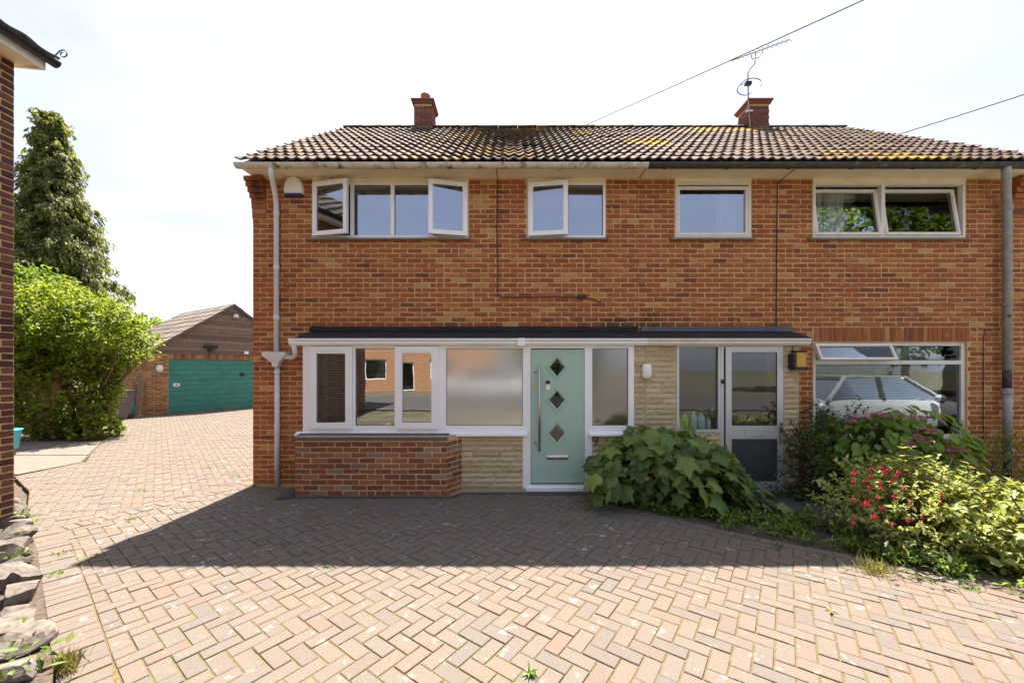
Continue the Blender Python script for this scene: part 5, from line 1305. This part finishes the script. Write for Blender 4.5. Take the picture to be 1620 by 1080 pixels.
# moss and seedlings in paving joints
cs = []
for px, py, k in ((150, 882, 3), (85, 910, 4), (210, 822, 5), (110, 875, 3), (560, 785, 4), (700, 782, 3), (420, 855, 3), (455, 862, 3), (570, 800, 3), (935, 790, 6), (240, 700, 6), (220, 775, 4), (375, 755, 5), (330, 742, 4), (290, 700, 3), (1300, 880, 4), (1230, 866, 5), (1380, 893, 6), (1460, 915, 6), (1540, 930, 6), (890, 830, 3), (520, 895, 2), (960, 815, 5), (1010, 812, 4), (600, 780, 4), (860, 784, 3), (190, 690, 8), (160, 705, 5)):
    for j in range(k): x, y = GP(px + random.uniform(-10, 10), py + random.uniform(-3, 3)); cs.append((x, y, 0))
tufts(cs, 8, .03, .006, 'leaf_weed', 'seedlings', 'tiny green weeds sprouting from the paving joints', ls=.42)
def rosette(px, py, n, l, label, mat='leaf_weed'):
    x, y = GP(px, py); t = thing('weed_rosette', label, 'weed', (x, y, zg(y)))
    Pb = np.tile(np.array([[x, y, zg(y) + .004]]), (n, 1)); a = rng.uniform(0, 6.28, n); D = np.c_[np.cos(a), np.sin(a), rng.uniform(.1, .7, n)]
    leaves_mesh('leaves', mat, Pb, D, np.tile([[0, 0, 1.0]], (n, 1)), rng.uniform(l * .6, l, n), l * .22, t, droop=.15)
rosette(838, 1063, 16, .065, 'bright green weed rosette in the sunlit paving near the bottom edge')
rosette(1312, 966, 9, .06, 'dry weed in the sunlit paving on the right', 'grass_dry')
rosette(520, 897, 9, .045, 'small yellow-green weed on the shadow line of the paving')
rosette(1290, 920, 0 + 6, .03, 'tiny weed in the sunlit paving below the fuchsia')
x, y = GP(100, 1062); gt = thing('grass_tuft', 'fine grey-green grass tuft beside the rocks at bottom left', 'grass', (x, y, zg(y)))
n = 260; Pb = np.c_[rng.normal(size=n) * .035 + x, rng.normal(size=n) * .03 + y, np.full(n, zg(y))]; leaves_mesh('blades', 'grass_dry', Pb, unit(n) * .55 + np.array([0, 0, .9]), unit(n), rng.uniform(.06, .13, n), .006, gt)
x, y = GP(1385, 905); gt = thing('grass_tuft', 'dry yellow grass tuft at the paving edge below the fuchsia', 'grass', (x, y, zg(y)))
n = 160; Pb = np.c_[rng.normal(size=n) * .07 + x, rng.normal(size=n) * .04 + y, np.full(n, zg(y))]; leaves_mesh('blades', 'grass_dry', Pb, unit(n) * .7 + np.array([0, 0, .8]), unit(n), rng.uniform(.06, .16, n), .008, gt)

# ------------------------------------------------------------------ rockery at the left
random.seed(9)
rock_bed = MB(); bp = [(-1.05, .3), (-1.1, .75)] + [(p[0] - .012, p[1]) for p in STONE[1:]] + [(-7.05, 5.45), (-7.6, 5.5), (-7.6, .3)]
structure(MB().prism(bp, -.06, .07, 0, 0, lambda y: zg(min(y, 5.599))).build('rockery_bed', 'soil'))
def rock(x, y, z, sx, sy, sz, rz):
    import bmesh
    bm = bmesh.new(); bmesh.ops.create_icosphere(bm, subdivisions=3, radius=1)
    pl = [(Vector((random.gauss(0, 1), random.gauss(0, 1), random.gauss(0, .8))).normalized(), random.uniform(.42, .8)) for _ in range(15)]
    for vtx in bm.verts:
        c = vtx.co.normalized()
        for n_, d_ in pl:
            e_ = c.dot(n_)
            if e_ > d_: c -= n_ * (e_ - d_)
        c *= 1 + random.uniform(-.03, .03); vtx.co = c
    me = bpy.data.meshes.new('rockery_stone'); bm.to_mesh(me); bm.free(); me.materials.append(MATS['rubble'])
    o = link('rockery_stone', me, None, (x, y, z), (random.uniform(-.2, .2), random.uniform(-.2, .2), rz)); o.scale = (sx, sy, sz); return o
ords = ['first', 'second', 'third', 'fourth', 'fifth', 'sixth', 'seventh', 'eighth', 'ninth', 'tenth', 'eleventh', 'twelfth', 'thirteenth', 'fourteenth', 'fifteenth', 'sixteenth', 'seventeenth', 'eighteenth', 'nineteenth', 'twentieth']
SLn = [np.array(p) for p in STONE[1:]]
front = []
cum = [0]
for a, b in zip(SLn[:-1], SLn[1:]): cum.append(cum[-1] + np.linalg.norm(b - a))
def along(s):
    i = max(0, min(len(SLn) - 2, int(np.searchsorted(cum, s)) - 1)); t = (s - cum[i]) / (cum[i + 1] - cum[i]); p = SLn[i] * (1 - t) + SLn[i + 1] * t; d = (SLn[i + 1] - SLn[i]) / (cum[i + 1] - cum[i]); return p, d
s = .02; k = 0
while s < cum[-1] - .05 and k < 18:
    L = random.uniform(.2, .36); p, d = along(min(s + L / 2, cum[-1])); nn = np.array([-d[1], d[0]])
    w = random.uniform(.13, .2); q = p + nn * (w * .8 + .0)
    h = random.uniform(.09, .16)
    tag(rock(q[0], q[1], zg(q[1]) + h * .75, L * .56, w, h, math.atan2(d[1], d[0])), 'rough grey rubble stone of the rockery edge, %s from the bottom left corner' % ords[k], 'stone', 'front stones of the rockery edge'); s += L * .98; k += 1
s = .0; k = 0
while s < cum[-1] - .1 and k < 15:
    L = random.uniform(.22, .4); p, d = along(min(s + L / 2, cum[-1])); nn = np.array([-d[1], d[0]])
    q = p + nn * random.uniform(.42, .58); h = random.uniform(.09, .14)
    tag(rock(q[0], q[1], zg(q[1]) + .14 + h * .6, L * .5, random.uniform(.11, .17), h, math.atan2(d[1], d[0]) + random.uniform(-.5, .5)), 'rubble stone in the second row behind the rockery edge, %s from the bottom' % ords[k], 'stone', 'back stones of the rockery'); s += L * 1.05; k += 1
m = MB()
for k in range(260):
    p, d = along(random.uniform(0, cum[-1])); nn = np.array([-d[1], d[0]]); q = p + nn * random.uniform(.25, 1.3); r_ = random.uniform(.012, .045); z = zg(q[1]) + .10 + r_ * .4
    v = [(q[0] + r_ * a * random.uniform(.6, 1.2), q[1] + r_ * b * random.uniform(.6, 1.2), z + r_ * c * random.uniform(.4, .8)) for a, b, c in ((1, 0, 0), (0, 1, 0), (-1, 0, 0), (0, -1, 0), (0, 0, 1), (0, 0, -1))]
    m.add(v, [(0, 1, 4), (1, 2, 4), (2, 3, 4), (3, 0, 4), (1, 0, 5), (2, 1, 5), (3, 2, 5), (0, 3, 5)], random.random())
o = m.build('stone_chips', 'rubble'); o['kind'] = 'stuff'; o['label'] = 'small stone chips and rubble lying between the rockery stones'
cs = []
for k in range(46):
    p, d = along(random.choice([random.uniform(0, .6), random.uniform(2.0, cum[-1])])); nn = np.array([-d[1], d[0]]); q = p + nn * random.uniform(.0, 1.0); cs.append((q[0], q[1], 0))
tufts([(c[0], c[1], 0) for c in cs], 22, .035, .17, 'leaf_weed', 'rockery_weeds', 'yellow-green weeds growing among the rockery stones')

# ------------------------------------------------------------------ what the windows reflect: cars and a house across the road
def car(label, loc, rz):
    t = thing('parked_car', label, 'car', loc, 'parked pale cars')
    M = Matrix.Translation(loc) @ Matrix.Rotation(rz, 4, 'Z')
    secs = [(-2.05, .45, .62, .70), (-1.98, .3, .80, .78), (-1.6, .25, .88, .84), (-.9, .24, .96, .87), (.4, .24, .98, .88), (1.5, .25, .98, .87), (1.95, .3, .95, .82), (2.08, .42, .85, .74)]
    v = []; f = []
    for x, zb_, zt_, hw in secs:
        ring = [(-hw * .85, zb_), (-hw, zb_ + .15), (-hw, zt_ - .16), (-hw * .9, zt_ - .02), (-hw * .5, zt_ + .03), (hw * .5, zt_ + .03), (hw * .9, zt_ - .02), (hw, zt_ - .16), (hw, zb_ + .15), (hw * .85, zb_)]
        v += [tuple(M @ Vector((x, y, z))) for y, z in ring]
    n = 10
    for i in range(len(secs) - 1): f += [(i * n + k, i * n + (k + 1) % n, (i + 1) * n + (k + 1) % n, (i + 1) * n + k) for k in range(n)]
    f += [tuple(range(n))[::-1], tuple(range((len(secs) - 1) * n, len(secs) * n))]
    MB().add(v, f).build('body', 'car_paint', t, True)
    def cab(scale, mat, name, z1=1.45):
        pts = [(-1.05, .9, .80), (-.25, z1, .62), (1.25, z1 - .02, .62), (1.85, .93, .76)]
        v = [tuple(M @ Vector((x * 1.0, s * w * scale, z))) for x, z, w in [(a, b, c) for a, b, c in pts] for s in (-1, 1)]
        MB().add(v, [(0, 1, 3, 2), (2, 3, 5, 4), (4, 5, 7, 6), (0, 2, 4, 6), (1, 7, 5, 3)]).build(name, mat, t)
    cab(1.0, 'dark_glass', 'glasshouse')
    MB().add([tuple(M @ Vector((x, y, z))) for z in (1.452, 1.49) for x, y in ((-.28, -.6), (1.3, -.6), (1.3, .6), (-.28, .6))], [(0, 3, 2, 1), (4, 5, 6, 7), (0, 1, 5, 4), (1, 2, 6, 5), (2, 3, 7, 6), (3, 0, 4, 7)]).build('roof', 'car_paint', t)
    for s in (-1, 1):
        for x0_, x1_ in ((-1.06, -.27), (1.86, 1.27)):
            MB().tube([tuple(M @ Vector((x0_, s * .80, .93))), tuple(M @ Vector((x1_, s * .63, 1.47)))], .04, 6).build('pillar', 'car_paint', t)
        MB().tube([tuple(M @ Vector((.45, s * .80, .95))), tuple(M @ Vector((.42, s * .63, 1.47)))], .035, 6).build('pillar', 'black_plastic', t)
        for xw in (-1.3, 1.3):
            w = MB().tube([tuple(M @ Vector((xw, s * .70, .31))), tuple(M @ Vector((xw, s * .90, .31)))], .31, 20).build('wheel', 'rubber', t)
            MB().tube([tuple(M @ Vector((xw, s * .80, .31))), tuple(M @ Vector((xw, s * .91, .31)))], .2, 14).build('rim', 'alloy', w)
        MB().lathe([(.02, -.1), (.09, -.06), (.1, .03), (.03, .08)], tuple(M @ Vector((-.72, s * .98, 1.0))), 10).build('mirror', 'car_paint', t)
        v = [tuple(M @ Vector(p)) for p in ((-2.03, s * .45, .72), (-1.99, s * .72, .70), (-1.72, s * .84, .78), (-1.75, s * .6, .875), (-2.0, s * .45, .79))]
        MB().add(v, [(0, 1, 2, 3, 4)]).build('headlight', 'lamp_glass', t)
        MB().box(2.0, 2.09, s * .62 - .12, s * .62 + .12, .62, .82, 0, M).build('tail_light', 'red_glass', t)
    MB().box(-2.09, -2.04, -.5, .5, .42, .6, 0, M).build('grille', 'black_plastic', t)
car('pale car parked right of the paving, seen reflected in the lower right window', (8.7, 2.4, zg(2.4) - .02), R(174))
car('pale car parked by the road, seen reflected in the bay lights', (-1.2, -5.2, zg(-5) - .02), R(15))
op = thing('house_across_the_road', 'orange brick house across the road, seen reflected in the windows', 'house', (-6, -13, zg(-3)))
zo = zg(-3); hl = [(-9.4, -8.0, 1.0, 2.3), (-9.4, -8.0, 3.6, 4.7), (-5.2, -3.6, 1.0, 2.3), (-5.2, -3.6, 3.6, 4.7), (-7.2, -6.2, .0, 2.1)]
m = MB(); slab_with_holes(m, -11, -1, zo - .2, 5.2, hl, -13.3, -13.0); ow = m.build('wall', 'far_brick', op)
m = MB(); m.box(-11, -10.7, -20, -13.3005, zo - .2, 5.2); m.box(-1.3, -1, -20, -13.3005, zo - .2, 5.2); m.box(-11, -1, -20.3, -20.0005, zo - .2, 5.2); m.build('side_wall', 'far_brick', op)
m = MB(); m.add([(-11.3, -12.7, 5.15), (-.7, -12.7, 5.15), (-.7, -16.6, 8.0), (-11.3, -16.6, 8.0), (-11.3, -20.6, 5.15), (-.7, -20.6, 5.15), (-11.3, -12.7, 5.05), (-.7, -12.7, 5.05)], [(0, 1, 2, 3), (3, 2, 5, 4), (6, 7, 1, 0), (0, 3, 4), (1, 5, 2)]); m.build('roof', 'grey_tile', op)
for h in hl:
    m = MB(); frame(m, h[0], h[1], h[2] + (zo if h[2] == 0 else 0), h[3], -13.2, -13.1, .07); wq = m.build('window' if h[2] > .5 else 'door', 'upvc', op)
    MB().box(h[0] + .071, h[1] - .071, -13.16, -13.15, h[2] + .1 + (zo if h[2] == 0 else 0), h[3] - .071).build('pane', 'dark_glass', wq)
